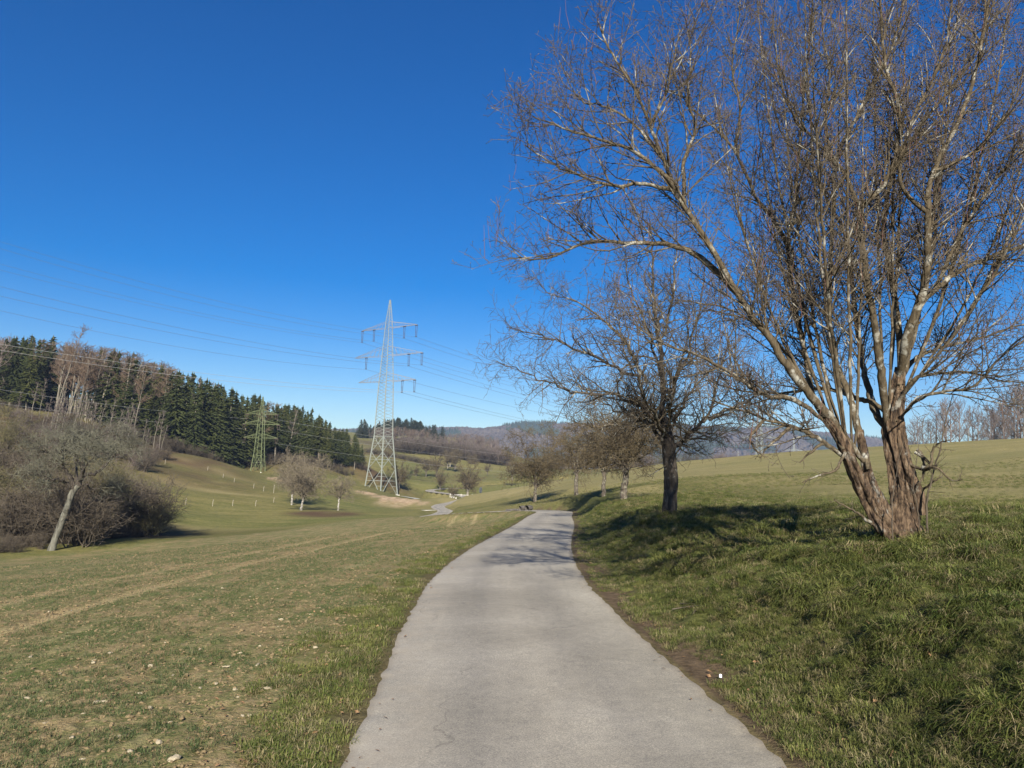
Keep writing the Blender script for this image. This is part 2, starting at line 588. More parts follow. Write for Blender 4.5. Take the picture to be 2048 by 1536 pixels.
M_ROAD = road_material()
M_BIG = bark_material('ridged_brown_bark', [(.38, (.012, .009, .007)), (.48, (.062, .042, .028)), (.58, (.135, .095, .062)), (.8, (.22, .17, .115))], (.21, .20, .175), 20, (.58, .68), 1.0, .03)
M_LIMB = bark_material('lichened_limb_bark', [(.3, (.024, .019, .013)), (.5, (.078, .062, .040)), (.75, (.145, .12, .08))], (.29, .285, .25), 26, (.54, .64), .6, .01)
M_TWIG = simple('twig_bark', [(.3, (.045, .036, .028)), (.55, (.100, .083, .062)), (.75, (.18, .155, .12))], 1.6)
M_SHOOT = simple('reddish_shoot_bark', [(.3, (.09, .042, .036)), (.7, (.17, .095, .075))], 2)
M_DARK = bark_material('dark_grey_bark', [(.3, (.018, .015, .013)), (.5, (.055, .046, .038)), (.75, (.14, .125, .105))], (.25, .25, .22), 12, (.62, .70), 1.0, .03)
M_ORCH = bark_material('orchard_bark', [(.35, (.025, .020, .017)), (.5, (.085, .072, .058)), (.75, (.18, .155, .125))], (.17, .165, .125), 12, (.52, .62), .8, .03)
M_ORCHT = simple('orchard_twig', [(.3, (.050, .040, .026)), (.55, (.115, .092, .056)), (.8, (.20, .17, .11))], .8)
M_BRUSH = simple('brown_brush', [(.3, (.048, .040, .031)), (.55, (.105, .087, .066)), (.8, (.175, .150, .115))], .6)
M_BRUSHG = simple('mossy_brush', [(.3, (.060, .055, .030)), (.55, (.13, .12, .062)), (.8, (.24, .20, .095))], .6)
M_LARCH = simple('brown_larch_twig', [(.3, (.085, .060, .043)), (.7, (.19, .138, .098))], .5)
M_TANTWIG = simple('tan_twig', [(.3, (.10, .085, .060)), (.7, (.235, .20, .145))], .8)
M_MAUVE = simple('mauve_bare_twig', [(.3, (.10, .078, .068)), (.7, (.20, .165, .15))], .5)
M_PALETRUNK = simple('pale_trunk', [(.3, (.10, .09, .07)), (.7, (.235, .215, .175))], 1.5, vec=(1, 1, .2))
M_WHITETRUNK = simple('limewashed_bark', [(.4, (.13, .12, .10)), (.65, (.42, .41, .38))], 3)
M_LICHBARK = bark_material('grey_lichened_bark', [(.35, (.035, .033, .027)), (.5, (.11, .108, .09)), (.75, (.21, .21, .175))], None, 5, bstr=.8, bdist=.05)
M_LICHTWIG = simple('grey_green_twig', [(.3, (.045, .043, .032)), (.7, (.18, .18, .135))], .6)


def needle_material(name, dark, mid_, light):
    m, nt, b = mat(name, .8)
    f = noise(nt, .9, 4, .6)
    c = ramp(nt, f, [(.3, dark), (.55, mid_), (.8, light)])
    oi = nd(nt, 'ShaderNodeObjectInfo')
    c = mixc(nt, .6, c, ramp(nt, oi.outputs['Random'], [(0, (.65, .7, .7)), (.5, (1, 1, 1)), (1, (1.45, 1.25, .9))]), 'MULTIPLY')
    nt.links.new(c, b.inputs['Base Color'])
    return m


M_SPRUCE = needle_material('spruce_needles', (.022, .032, .011), (.054, .066, .020), (.11, .115, .034))
M_FAR = None


def steel(name, col):
    m, nt, b = mat(name, .55)
    f = noise(nt, 1.2, 3)
    nt.links.new(ramp(nt, f, [(.3, tuple(v * .85 for v in col)), (.7, col)]), b.inputs['Base Color'])
    b.inputs['Metallic'].default_value = .1
    return m


M_STEEL = steel('galvanised_steel', (.27, .30, .28))
M_ARM = steel('brown_grey_steel', (.26, .25, .24))
M_GREEN = steel('green_painted_steel', (.15, .18, .09))
M_INS = steel('brown_insulator', (.06, .045, .04))
M_CABLE = steel('aluminium_cable', (.14, .17, .22))
M_CABLE2 = steel('bright_aluminium_cable', (.40, .41, .40))
M_CONC = simple('concrete', [(.3, (.50, .48, .44)), (.7, (.68, .66, .62))], 2)
M_POST = simple('weathered_post', [(.3, (.17, .155, .12)), (.7, (.33, .30, .24))], 6)

# ------------------------------------------------------------------ ground sheet
def build_ground():
    front = np.radians(np.arange(-41, 41.01, .135))
    side1 = np.radians(np.arange(41.6, 318.6, 3.0))
    ang = np.r_[front, side1]
    n = len(ang)
    rad = [1.2]
    while rad[-1] < 4200:
        r = rad[-1]
        k = .0155 if r < 40 else (.019 if r < 400 else .03)
        rad.append(r * (1 + k))
    rad = np.array(rad); m = len(rad)
    A, R = np.meshgrid(ang, rad)
    X = R * np.sin(A); Y = R * np.cos(A)
    x, y = X.ravel(), Y.ravel()
    h = ground_h(x, y)
    s, zr = road_sd(x, y)
    r = np.hypot(x, y)
    # ---- zones
    # far edge of the tilled field
    yy_ = np.clip(y, 0, 62)
    sN = x - np.interp(yy_, ROAD[:12, 1], ROAD[:12, 0]) - np.clip(y - 62, 0, 99) * .05
    fe = np.array([P(*a)[:2] for a in [(-260, 1140, 48), (0, 1118, 60), (300, 1085, 72), (500, 1066, 84), (700, 1042, 98), (850, 1031, 103), (940, 1025, 92), (1040, 1021, 72)]])
    yedge = np.interp(x, fe[:, 0], fe[:, 1])
    wob = (vnoise(x * .3, y * .3) - .5) * 1.5
    field = sstep(-1.9, -2.3, s + (vnoise(x * 1.7, y * 1.7) - .5) * .5) * sstep(0, -1.5, y - yedge + wob) * (y < 110) * (x < 4)
    bank = sstep(1.5, 1.9, s) * sstep(6.5, 3.5, s) * sstep(75, 62, y)
    lush = np.clip(bank * 1.0 + .7 * sstep(1.5, 2, s) * sstep(18, 5, s + (vnoise(x * .2, y * .2) - .5) * 10) * (y < 70), 0, 1) * .85
    lush = np.maximum(lush, .75 * sstep(1.2, 1.6, -s) * sstep(2.3, 1.9, -s) * (y < 75))
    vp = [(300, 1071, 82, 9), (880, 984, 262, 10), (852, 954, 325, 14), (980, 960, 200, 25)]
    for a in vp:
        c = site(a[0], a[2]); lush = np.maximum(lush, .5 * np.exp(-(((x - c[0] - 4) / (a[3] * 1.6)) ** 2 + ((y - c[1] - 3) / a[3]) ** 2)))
    dry = np.zeros_like(x)
    dry = np.maximum(dry, .55 * sstep(4.0, 5.2, s) * sstep(9, 7.0, s) * (y < 60) * (y > 8))
    rf = sstep(3, 10, s) * sstep(100, 60, y) * 0 + .42 * (s > 3) * (y < 175) * (x > 0) * sstep(8, 16, s)
    dry = np.maximum(dry, rf)
    for px, py, Y, ax, ay, v in [(1030, 975, 185, 22, 28, .75), (1000, 968, 230, 18, 14, 1), (880, 1000, 190, 6, 10, 0), (370, 930, 178, 14, 3, .9), (400, 972, 150, 12, 3, .8),
                                 (100, 960, 95, 26, 5, .5), (1400, 950, 80, 26, 18, .22)]:
        c = P(px, py, Y)
        dry = np.maximum(dry, v * np.exp(-(((x - c[0]) / ax) ** 2 + ((y - c[1]) / ay) ** 2) ** 2))
    dry = np.clip(dry * (.6 + .8 * vnoise(x * .15, y * .5)), 0, 1)
    earth = np.zeros_like(x)
    for px, py, wpx, hpx, v in [(722, 985, 10, 3, 1.2), (740, 989, 12, 3, 1.4), (758, 994, 14, 3.5, 1.6), (780, 998, 16, 4, 1.7), (802, 1002, 16, 4.5, 1.7), (824, 1005, 14, 4.5, 1.5), (846, 1008, 14, 3.5, 1.3),
                                (775, 1006, 22, 6, .6), (800, 1010, 22, 6, .6), (545, 957, 7, 2, 1.5), (560, 961, 9, 2, 1.0), (580, 965, 10, 1.5, .8)]:
        c = far_hit(px, py); u_ = far_hit(px, py - hpx)
        ax = wpx / FPX * c[1]; ay = max(3.5, abs(u_[1] - c[1]))
        earth = np.maximum(earth, v * np.exp(-(((x - c[0]) / ax) ** 2 + ((y - c[1]) / ay) ** 2) ** 2))
    earth = np.clip(earth * (.45 + 1.0 * vnoise(x * .7, y * .7)), 0, 1)
    mud = np.maximum(.6 * sstep(1.3, 1.4, np.abs(s)) * sstep(1.75, 1.55, np.abs(s)) * (y < 80), 0)
    mud = np.maximum(mud, sstep(1.35, 1.5, s) * sstep(1.95, 1.6, s + (vnoise(x * 2, y * 2) - .5) * .5), .8 * sstep(1.4, 1.5, -s) * sstep(2.6, 1.8, -s + (vnoise(x * 2, y * 2) - .5) * 1.1)) * (y < 80)
    mud = np.maximum(mud, .55 * (vnoise(x * 1.1 + 9, y * 1.1) > .70) * sstep(1.8, 2.5, s) * (s < 5) * (y < 14) * (y > 3))
    litter = np.zeros_like(x)
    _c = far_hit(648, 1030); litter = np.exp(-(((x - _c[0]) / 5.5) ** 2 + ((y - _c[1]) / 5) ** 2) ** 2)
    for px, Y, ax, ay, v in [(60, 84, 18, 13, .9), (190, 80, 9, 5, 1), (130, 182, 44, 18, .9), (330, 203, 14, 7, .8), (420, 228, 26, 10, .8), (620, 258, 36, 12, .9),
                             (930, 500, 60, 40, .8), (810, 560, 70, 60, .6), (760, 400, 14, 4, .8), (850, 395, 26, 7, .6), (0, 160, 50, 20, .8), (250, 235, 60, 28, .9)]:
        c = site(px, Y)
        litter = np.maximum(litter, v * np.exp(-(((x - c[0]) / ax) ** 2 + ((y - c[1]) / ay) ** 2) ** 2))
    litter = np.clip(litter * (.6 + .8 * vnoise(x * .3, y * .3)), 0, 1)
    sj = sN + (vnoise(x * .8, y * .8) - .5) * .35
    tram = (np.exp(-((sj + 9.1) / .17) ** 2) + np.exp(-((sj + 6.9) / .17) ** 2) + .6 * np.exp(-((sj + 21) / .35) ** 2) * (y < 60) + .6 * np.exp(-((sj + 23.4) / .35) ** 2) * (y < 60)) * field
    greener = sstep(3, 14, -s)
    # ---- relief
    damp = sstep(60, 15, r)
    off = np.clip(np.abs(s) - HW, 0, 1.0) / 1.0
    h += field * ((vnoise(x * 9, y * 9) - .5) * .035 + (vnoise(x * 22, y * 22) - .5) * .02) * damp
    h += (1 - field) * off * ((vnoise(x * 2.6, y * 2.6) - .5) * .11 + (vnoise(x * 6, y * 6) - .5) * .15) * np.where(s > 0, 1, .2) * damp * (s > HW - .1)
    h -= .05 * tram * damp
    h += off * (vnoise(x * .12, y * .12) - .5) * .25 * sstep(15, 60, r)
    h += earth * .5 * vnoise(x * .6, y * .6)
    V = np.c_[x, y, h]
    i = np.arange(m - 1)[:, None] * n; j = np.arange(n)[None, :]; j2 = (j + 1) % n
    Q = np.stack([i + j, i + n + j, i + n + j2, i + j2], -1).reshape(-1, 4)[:, ::-1]
    Q = Q[:, ::-1][:, [0, 3, 2, 1]]
    # centre cap
    c0 = len(V)
    V = np.vstack([V, [[0, 0, float(ground_h(np.array([0.]), np.array([0.]))[0])]]])
    T = np.stack([np.full(n, c0), j2.ravel(), j.ravel()], -1)
    at_ = dict(field=field, lush=lush, dry=dry, earth=earth, mud=mud, litter=litter, tram=tram, lateral=sN)
    fsel = field[Q].mean(1) > .5
    res = []
    for name, qs, ts in (('ground', Q[~fsel], T), ('tilled_field', Q[fsel], np.zeros((0, 3), int))):
        used = np.unique(np.r_[qs.ravel(), ts.ravel()])
        mp = np.full(len(V), -1); mp[used] = np.arange(len(used))
        o = mk(name, V[used], mp[qs], mp[ts] if len(ts) else None, M_GROUND)
        for k, v in at_.items():
            attr(o.data, k, np.r_[v, 0.0][used])
        tag(o, kind='structure')
        res.append(o)
    res[0]['label'] = 'rolling pasture with olive grass banks and valley slopes'
    res[1]['label'] = 'sown field with sparse green sprouts, brown soil and pale stones left of lane'
    # make sure normals look up
    return res


GROUND = build_ground()
for o in GROUND:
    me = o.data
    nn = np.zeros(len(me.polygons) * 3, dtype=np.float32)
    me.polygons.foreach_get('normal', nn)
    if nn.reshape(-1, 3)[:, 2].mean() < 0:
        me.flip_normals()

# ------------------------------------------------------------------ lane
def build_road():
    dense = catmull(ROAD, 60)
    d = np.gradient(dense[:, :2], axis=0)
    d /= np.linalg.norm(d, axis=1, keepdims=True)
    nrm = np.c_[d[:, 1], -d[:, 0]]
    ac = np.array([-1, -.97, -.85, -.5, 0, .5, .85, .97, 1.0])
    K = len(ac)
    arc = np.r_[0, np.cumsum(np.hypot(*np.diff(dense[:, :2], axis=0).T))]
    V, AC = [], []
    wl = HW + (vnoise(arc * 1.3, arc * 0 + 3) - .5) * .02 + (vnoise(arc * 7, arc * 0 + 5) - .5) * .05
    wr = HW + (vnoise(arc * 1.1, arc * 0 + 13) - .5) * .02 + (vnoise(arc * 6, arc * 0 + 15) - .5) * .05
    for k, a in enumerate(ac):
        w = np.where(a < 0, wl, wr) * a
        zz = dense[:, 2] + CROSS * w - (.035 if abs(a) == 1 else 0) + .012 * math.cos(a * 1.4)
        V.append(np.c_[dense[:, 0] + nrm[:, 0] * w, dense[:, 1] + nrm[:, 1] * w, zz])
        AC.append(np.full(len(dense), (a + 1) / 2))
    V = np.stack(V, 1).reshape(-1, 3); AC = np.stack(AC, 1).ravel()
    n = len(dense)
    i = np.arange(n - 1)[:, None] * K; j = np.arange(K - 1)[None]
    Q = np.stack([i + j, i + j + 1, i + K + j + 1, i + K + j], -1).reshape(-1, 4)
    o = mk('road', V, Q, None, M_ROAD)
    attr(o.data, 'across', AC)
    tag(o, 'narrow pale grey asphalt lane winding down into the valley', kind='structure')


build_road()


def gravel_path():
    pts = np.array([site(800, 236), site(825, 230), site(845, 224), site(868, 214)])
    c = catmull(pts, 6)
    d = np.gradient(c[:, :2], axis=0); d /= np.linalg.norm(d, axis=1, keepdims=True)
    nr = np.c_[d[:, 1], -d[:, 0]]
    w = np.linspace(2.6, 1.5, len(c))
    V = []
    for a in (-1, -.3, .3, 1):
        X = c[:, 0] + nr[:, 0] * w * a; Y = c[:, 1] + nr[:, 1] * w * a
        V.append(np.c_[X, Y, ground_h(X, Y) + .3 - .2 * abs(a)])
    V = np.stack(V, 1).reshape(-1, 3)
    i = np.arange(len(c) - 1)[:, None] * 4; j = np.arange(3)[None]
    Q = np.stack([i + j, i + j + 1, i + 4 + j + 1, i + 4 + j], -1).reshape(-1, 4)
    m = simple('grey_gravel', [(.3, (.33, .34, .31)), (.7, (.50, .50, .47))], 1)
    tag(mk('path', V, Q, None, m), 'short grey gravel track leading to the pylon footing', kind='structure')


gravel_path()

# ------------------------------------------------------------------ lattice pylons and their cables
def pylon(name, base, rot, Ht, widths, arms, panels, mats, labels, leg_w=.3, br_w=.12, ins=None, ins_len=3.6, detail=True, feet=True):
    """widths: [(z, side)], arms: [(z_bottom, z_top, half_len)], panels: z of nodes"""
    root = empty(name, base, rot)
    wz = np.array(widths)
    W = lambda z: np.interp(z, wz[:, 0], wz[:, 1]) / 2
    sg = [(-1, -1), (1, -1), (1, 1), (-1, 1)]
    for sx, sy in sg:
        b = []
        for a, c in zip(wz[:-1, 0], wz[1:, 0]):
            b.append(((sx * W(a), sy * W(a), a), (sx * W(c), sy * W(c), c + .02), leg_w * (1 - .55 * a / Ht)))
        v, q = bars(b)
        mk('leg', v, q, None, mats[0], root, False)
        if feet:
            v, q = boxbar((sx * W(0), sy * W(0), -1.2), (sx * W(0), sy * W(0), .55 if Ht > 30 else .1), .9 if Ht > 30 else .35)
            mk('foundation_block', v, q, None, M_CONC, root, False)
    corner = lambda k, z: np.array([sg[k % 4][0] * W(z), sg[k % 4][1] * W(z), z])
    for pi_, (z0, z1, typ) in enumerate(panels):
        for k in range(4):
            a0, a1, b0, b1 = corner(k, z0), corner(k, z1), corner(k + 1, z0), corner(k + 1, z1)
            if typ == 'X':
                bb = [(a0, b1, br_w * 1.2)], [(b0, a1, br_w * 1.2)]
                for l in bb:
                    v, q = bars(l); mk('brace', v, q, None, mats[0], root, False)
                # crossing bar
                t = np.linalg.norm(b0 - a0) / (np.linalg.norm(b0 - a0) + np.linalg.norm(b1 - a1))
                zc = z0 + (z1 - z0) * t
                v, q = boxbar(corner(k, zc), corner(k + 1, zc), br_w); mk('crossbar', v, q, None, mats[0], root, False)
                c = (corner(k, zc) + corner(k + 1, zc)) / 2
                l = []
                for s0, s1, ss in ((a0, corner(k, zc), a0), (b0, corner(k + 1, zc), b0), (a1, corner(k, zc), a1), (b1, corner(k + 1, zc), b1)):
                    for tt in (.35, .65):
                        l.append((s0 + (s1 - s0) * tt, s0 + (c - s0) * tt, br_w * .7))
                v, q = bars(l); tag(mk('lacing', v, q, None, mats[0], root, False), kind='stuff')
            elif typ == 'H':
                v, q = boxbar(a0, b0, br_w * 1.3); mk('crossbar', v, q, None, mats[0], root, False)
            else:
                n_ = typ
                l = []
                for i in range(n_):
                    za, zb = z0 + (z1 - z0) * i / n_, z0 + (z1 - z0) * (i + 1) / n_
                    if detail == 'single':
                        l.append((corner(k, za), corner(k + 1, zb), br_w))
                    else:
                        l.append((corner(k, za), corner(k + 1, zb), br_w)) if (i % 2 == 0) else l.append((corner(k + 1, za), corner(k, zb), br_w))
                if detail:
                    for args in l:
                        v, q = boxbar(*args); mk('brace', v, q, None, mats[0], root, False)
                else:
                    v, q = bars(l); tag(mk('lacing', v, q, None, mats[0], root, False), kind='stuff')
    pos = []
    for (zb, zt, hl) in arms:
        wb, wt = W(zb), W(zt)
        l = []
        for s in (-1, 1):
            tip = np.array([s * hl, 0, zb + .15])
            for sy in (-1, 1):
                lo = np.array([s * wb, sy * wb, zb]); hi = np.array([s * wt, sy * wt, zt])
                l.append((lo, tip, br_w * 1.25)); l.append((hi, tip, br_w * 1.1))
                for t in np.linspace(.14, .86, 6):
                    l.append((lo + (tip - lo) * t, hi + (tip - hi) * (t - .07), br_w * .6))
            for t0, t1 in zip(np.linspace(0, .85, 7), np.linspace(.12, .95, 7)):
                l.append((np.array([s * (wb + (hl - wb) * t0), -wb * (1 - t0), zb]), np.array([s * (wb + (hl - wb) * t1), wb * (1 - t1), zb]), br_w * .6))
        v, q = bars(l)
        mk('crossarm', v, q, None, mats[1], root, False)
    if ins:
        for (ai, frac) in ins:
            zb, zt, hl = arms[ai]
            x = frac * hl
            for dx in (-.32, .32):
                pts = []; rr = []
                for kz in np.linspace(0, 1, 25):
                    pts.append((x + dx * (1 - .3 * kz), 0, zb - .15 - ins_len * kz)); rr.append(.085 if int(kz * 24) % 2 else .05)
                v, q = tubes([(np.array(pts), np.array(rr))], 6)
                mk('insulator', v, q, None, M_INS, root)
            v, q = bars([((x - .55, 0, zb - .1), (x + .55, 0, zb - .1), .2), ((x - .4, 0, zb - .15 - ins_len), (x + .4, 0, zb - .15 - ins_len), .12)])
            mk('insulator_yoke', v, q, None, M_INS, root, False)
            pos.append((ai, frac, Matrix.Translation(base) @ Matrix.Rotation(rot, 4, 'Z') @ Vector((x, 0, zb - .25 - ins_len))))
    tag(root, labels[0], labels[1], labels[2] if len(labels) > 2 else None)
    return root, pos


AZ = math.radians(-36)     # the cross-arms: right end nearer
pb = site(761, 244); pb[2] = P(761, 992, 244)[2]
INS = [(0, -.98), (0, -.54), (0, .56), (0, .98), (1, -.63), (1, .62), (1, .98), (2, .56), (2, .97)]
BIG, POS = pylon('lattice_pylon', Vector(pb), AZ, 61.2,
                 [(0, 7.3), (18.2, 4.0), (35, 3.1), (46.5, 2.1), (54.2, 1.45), (61.2, .2)],
                 [(52.2, 54.2, 12.0), (43.4, 46.4, 14.8), (35.3, 37.9, 12.4)],
                 [(0, 8.3, 'X'), (8.3, 13.5, 'X'), (13.5, 18.2, 'X'), (18.2, 18.3, 'H'), (18.2, 35.2, 16), (35.2, 43.4, 9), (43.4, 52.2, 10), (52.2, 60.6, 9)],
                 (M_STEEL, M_ARM), ('tall pale steel lattice pylon with three long crossarms on bare earth', 'pylon', 'lattice pylons'),
                 0.25, .078, INS, 3.5, 'single')
gb = site(516, 215); gb[2] = P(516, 945, 215)[2]
GREENP, GPOS = pylon('lattice_pylon', Vector(gb), math.radians(-6), 20.6,
                     [(0, 3.0), (5, 2.1), (15, 1.15), (20.6, .15)],
                     [(15.8, 17.0, 4.4), (13.0, 14.2, 5.2), (9.3, 10.5, 4.8)],
                     [(0, 4.6, 'X'), (4.6, 4.65, 'H'), (4.6, 9.3, 5), (9.3, 15.8, 8), (15.8, 20, 5)],
                     (M_GREEN, M_GREEN), ('small yellow-green lattice pylon in front of the dark spruce wood', 'pylon', 'lattice pylons'),
                     .14, .045, [(0, -.95), (0, .95), (1, -.95), (1, .95), (2, -.95), (2, .95)], 1.1, True)

U = np.array([math.sin(math.radians(36)), math.cos(math.radians(36))])   # the line's direction, away from the camera


def plane_hit(A, px, py):
    """point of the vertical plane through A along the line's direction seen at (px, py): (t, z)"""
    d = MNP @ np.array([(px - 1024) / FPX, (768 - py) / FPX, -1.0])
    M2 = np.array([[U[0], -d[0]], [U[1], -d[1]]])
    t, k = np.linalg.solve(M2, -np.array(A[:2]))
    return t, EYE + k * d[2]


def cable(A, fit, t_end, r, label, group, m, sub=.2, name='power_cable'):
    """parabola from A through the fitted (t, z) points"""
    ts = np.array([0] + [f[0] for f in fit]); zs = np.array([A[2]] + [f[1] for f in fit])
    if len(fit) == 1:
        t1, z1 = fit[0]; sag = 7.5 * (t1 / 350) ** 2
        c2 = 4 * sag / t1 ** 2; c1 = (z1 - A[2]) / t1 - c2 * t1
    else:
        B = np.c_[ts[1:], ts[1:] ** 2]
        c1, c2 = np.linalg.lstsq(B, zs[1:] - A[2], rcond=None)[0]
    t = np.linspace(0, t_end, 60)
    z = A[2] + c1 * t + c2 * t * t
    side = np.array([U[1], -U[0]])
    pl = []
    for o in ((-sub, sub) if sub else (0,)):
        pl.append((np.c_[A[0] + U[0] * t + side[0] * o, A[1] + U[1] * t + side[1] * o, z], np.full(60, r)))
    v, q = tubes(pl, 4)
    tag(mk(name, v, q, None, m), label, 'power cable', group)


LN = ['top crossarm', 'middle crossarm', 'lowest crossarm']
NEAR = {(0, .98): [(460, 608), (0, 483)], (0, .56): [(460, 619), (0, 497)], (0, -.54): [(460, 638), (0, 528)], (0, -.98): [(460, 644), (0, 540)],
        (1, .98): [(460, 676), (0, 573)], (1, .62): [(460, 687), (0, 592)], (1, -.63): [(460, 711), (170, 657), (0, 622)],
        (2, .97): [(460, 753), (55, 697)], (2, .56): [(460, 763), (55, 709)]}
side_word = {-.98: 'outer left', -.54: 'inner left', .56: 'inner right', .98: 'outer right', -.63: 'left', .62: 'inner right', .97: 'outer right'}
for ai, fr, A in POS:
    A = np.array(A)
    fit = [plane_hit(A, *q) for q in NEAR[(ai, fr)]]
    fit = [f for f in fit if f[0] < 0]
    cable(A, fit, -215, .015, 'cable pair rising left from the %s end of the tall pylon\'s %s' % (side_word[fr], LN[ai]), 'cables strung left of the tall pylon', M_CABLE if ai < 2 else M_CABLE2)
# second pylon of the same line, far behind the field crest
p2 = pb + np.array([U[0] * 350, U[1] * 350, 0]); p2[2] = -4
far_specs = [(p2[0], p2[1], p2[2], AZ, 1.0, 'pale lattice pylon half hidden behind the big tree, broadest of the far pylons')]
for px, Y, zb, sc, lab in [(1588, 640, 0, .62, 'far lattice pylon just right of the broadest far pylon, above the field crest'),
                           (1476, 760, -2, .55, 'slim far lattice pylon left of the big tree\'s trunk, above the field crest'),
                           (1613, 830, 0, .5, 'far lattice pylon nearest the big tree\'s leaning stem'),
                           (1361, 700, -2, .36, 'short far pylon seen right beside the dark orchard tree\'s trunk')]:
    x = P(px, 930, Y)[0]
    far_specs.append((x, Y, zb, AZ + .5, sc, lab))
for i, (x, y, z, rt, sc, lab) in enumerate(far_specs):
    f, fpos = pylon('lattice_pylon', Vector((x, y, z)), rt, 61.2, [(0, 7.3), (18.2, 4.0), (35, 3.1), (46.5, 2.1), (54.2, 1.45), (61.2, .2)],
                    [(52.2, 54.2, 12.0), (43.4, 46.4, 14.8), (35.3, 37.9, 12.4)] if i == 0 else [(46, 48, 11), (38, 41, 14)],
                    [(0, 8.3, 'X'), (8.3, 13.5, 'X'), (13.5, 18.2, 'X'), (18.2, 35.2, 9), (35.2, 60.6, 16)], (M_STEEL, M_STEEL),
                    (lab, 'pylon', 'lattice pylons'), .42, .16, None, 3.4, False, False)
    f.scale = (sc, sc, sc)
# far spans of the tall pylon
for ai, fr, A in POS:
    A = np.array(A)
    zb, zt, hl = [(52.2, 54.2, 12.0), (43.4, 46.4, 14.8), (35.3, 37.9, 12.4)][ai]
    end = p2[2] + zb - 3.8
    cable(A, [(350, end)], 350, .018, 'cable pair running away from the %s end of the tall pylon\'s %s' % (side_word[fr], LN[ai]), 'cables strung right of the tall pylon', M_CABLE, .22)
for ai, fr, A in GPOS:
    A = np.array(A)
    if fr < 0:
        cable(A, [(-150, A[2] + 12), (-60, A[2] + 1.5)], -150, .02, 'faint cable leading left from the small green pylon, %s arm' % ['top', 'middle', 'lowest'][ai], 'cables of the green pylon', M_CABLE2, 0)
    else:
        cable(A, [(180, A[2] - 6)], 180, .02, 'faint cable leading right from the small green pylon, %s arm' % ['top', 'middle', 'lowest'][ai], 'cables of the green pylon', M_CABLE2, 0)
# cables passing overhead behind the big tree
OV = [((1533, -120), (1524, 101), (1508, 300), 'left one of two dark cables coming down behind the big crown'),
      ((1558, -120), (1539, 127), (1522, 300), 'right one of two dark cables coming down behind the big crown'),
      ((1985, -60), (1937, 40), (1860, 210), 'lone dark cable slanting behind the crown near the top right')]
for a, b, c, lab in OV:
    pts = np.array([P(*a, 36), P(*b, 46), P(*c, 60), P(c[0] * 2 - b[0] + 0, c[1] + 260, 110)])
    cc = catmull(pts, 14)
    v, q = tubes([(cc, np.full(len(cc), .022))], 5)
    tag(mk('power_cable', v, q, None, M_CABLE), lab, 'power cable', 'cables overhead')

# ------------------------------------------------------------------ trees
def nrm(v):
    return v / (np.linalg.norm(v) + 1e-9)


def grow(out, p, d, L, r0, r1, lvl, prm, rnd):
    """one shoot of a skeleton and everything that branches from it"""
    n = prm['n'][lvl]
    wander = prm['w'][lvl]; up = prm['up'][lvl]
    pts = [np.array(p)]
    d = nrm(np.array(d, float))
    st = L / (n - 1)
    for i in range(n - 1):
        d = nrm(d + rnd.normal(0, wander, 3) + np.array([0, 0, up]))
        pts.append(pts[-1] + d * st)
    pts = np.array(pts)
    r = r0 + (r1 - r0) * np.linspace(0, 1, n) ** .8
    out[lvl].append((pts, r))
    branch(out, pts, r, lvl, prm, rnd)


def branch(out, pts, r, lvl, prm, rnd, kmul=1.0, t0=None):
    if lvl + 1 >= len(prm['n']): return
    n = len(pts)
    L = np.linalg.norm(np.diff(pts, axis=0), axis=1).sum()
    cnt = prm['k'][lvl]
    cnt = int(cnt * kmul + rnd.random()) if isinstance(cnt, int) else max(1, int(L * cnt * kmul + rnd.random()))
    for c in range(cnt):
        t = (prm['t0'][lvl] if t0 is None else t0)
        t = t + (1 - t) * (c + rnd.random()) / cnt
        f = t * (n - 1); i = min(int(f), n - 2); f -= i
        q = pts[i] * (1 - f) + pts[i + 1] * f
        rr = r[i] * (1 - f) + r[i + 1] * f
        ax = nrm(pts[i + 1] - pts[i])
        s = nrm(np.cross(ax, rnd.normal(0, 1, 3)))
        a = math.radians(prm['a'][lvl] + rnd.normal(0, 12))
        dd = ax * math.cos(a) + s * math.sin(a)
        dd[2] += prm['lift'][lvl]
        LL = prm['L'][lvl] * (.55 + .75 * rnd.random()) * (1 - .45 * t)
        rc = max(min(rr * .62, prm['r'][lvl]), prm['rmin'])
        grow(out, q, dd, LL, rc, max(rc * .35, prm['rmin'] * .8), lvl + 1, prm, rnd)


def bentline(pts, n=6, jit=0.0, rnd=None):
    c = catmull(np.array(pts, float), n)
    if jit and rnd is not None:
        k = rnd.normal(0, jit, c.shape); k[0] = 0; k[-1] = 0
        c = c + k
    return c


# ---- the big many-stemmed tree
BASE = np.array(site(1790, 10.0)); BASE[2] = P(1790, 1085, 10)[2]


def W(px, py, Y):
    return P(px, py, Y) - BASE


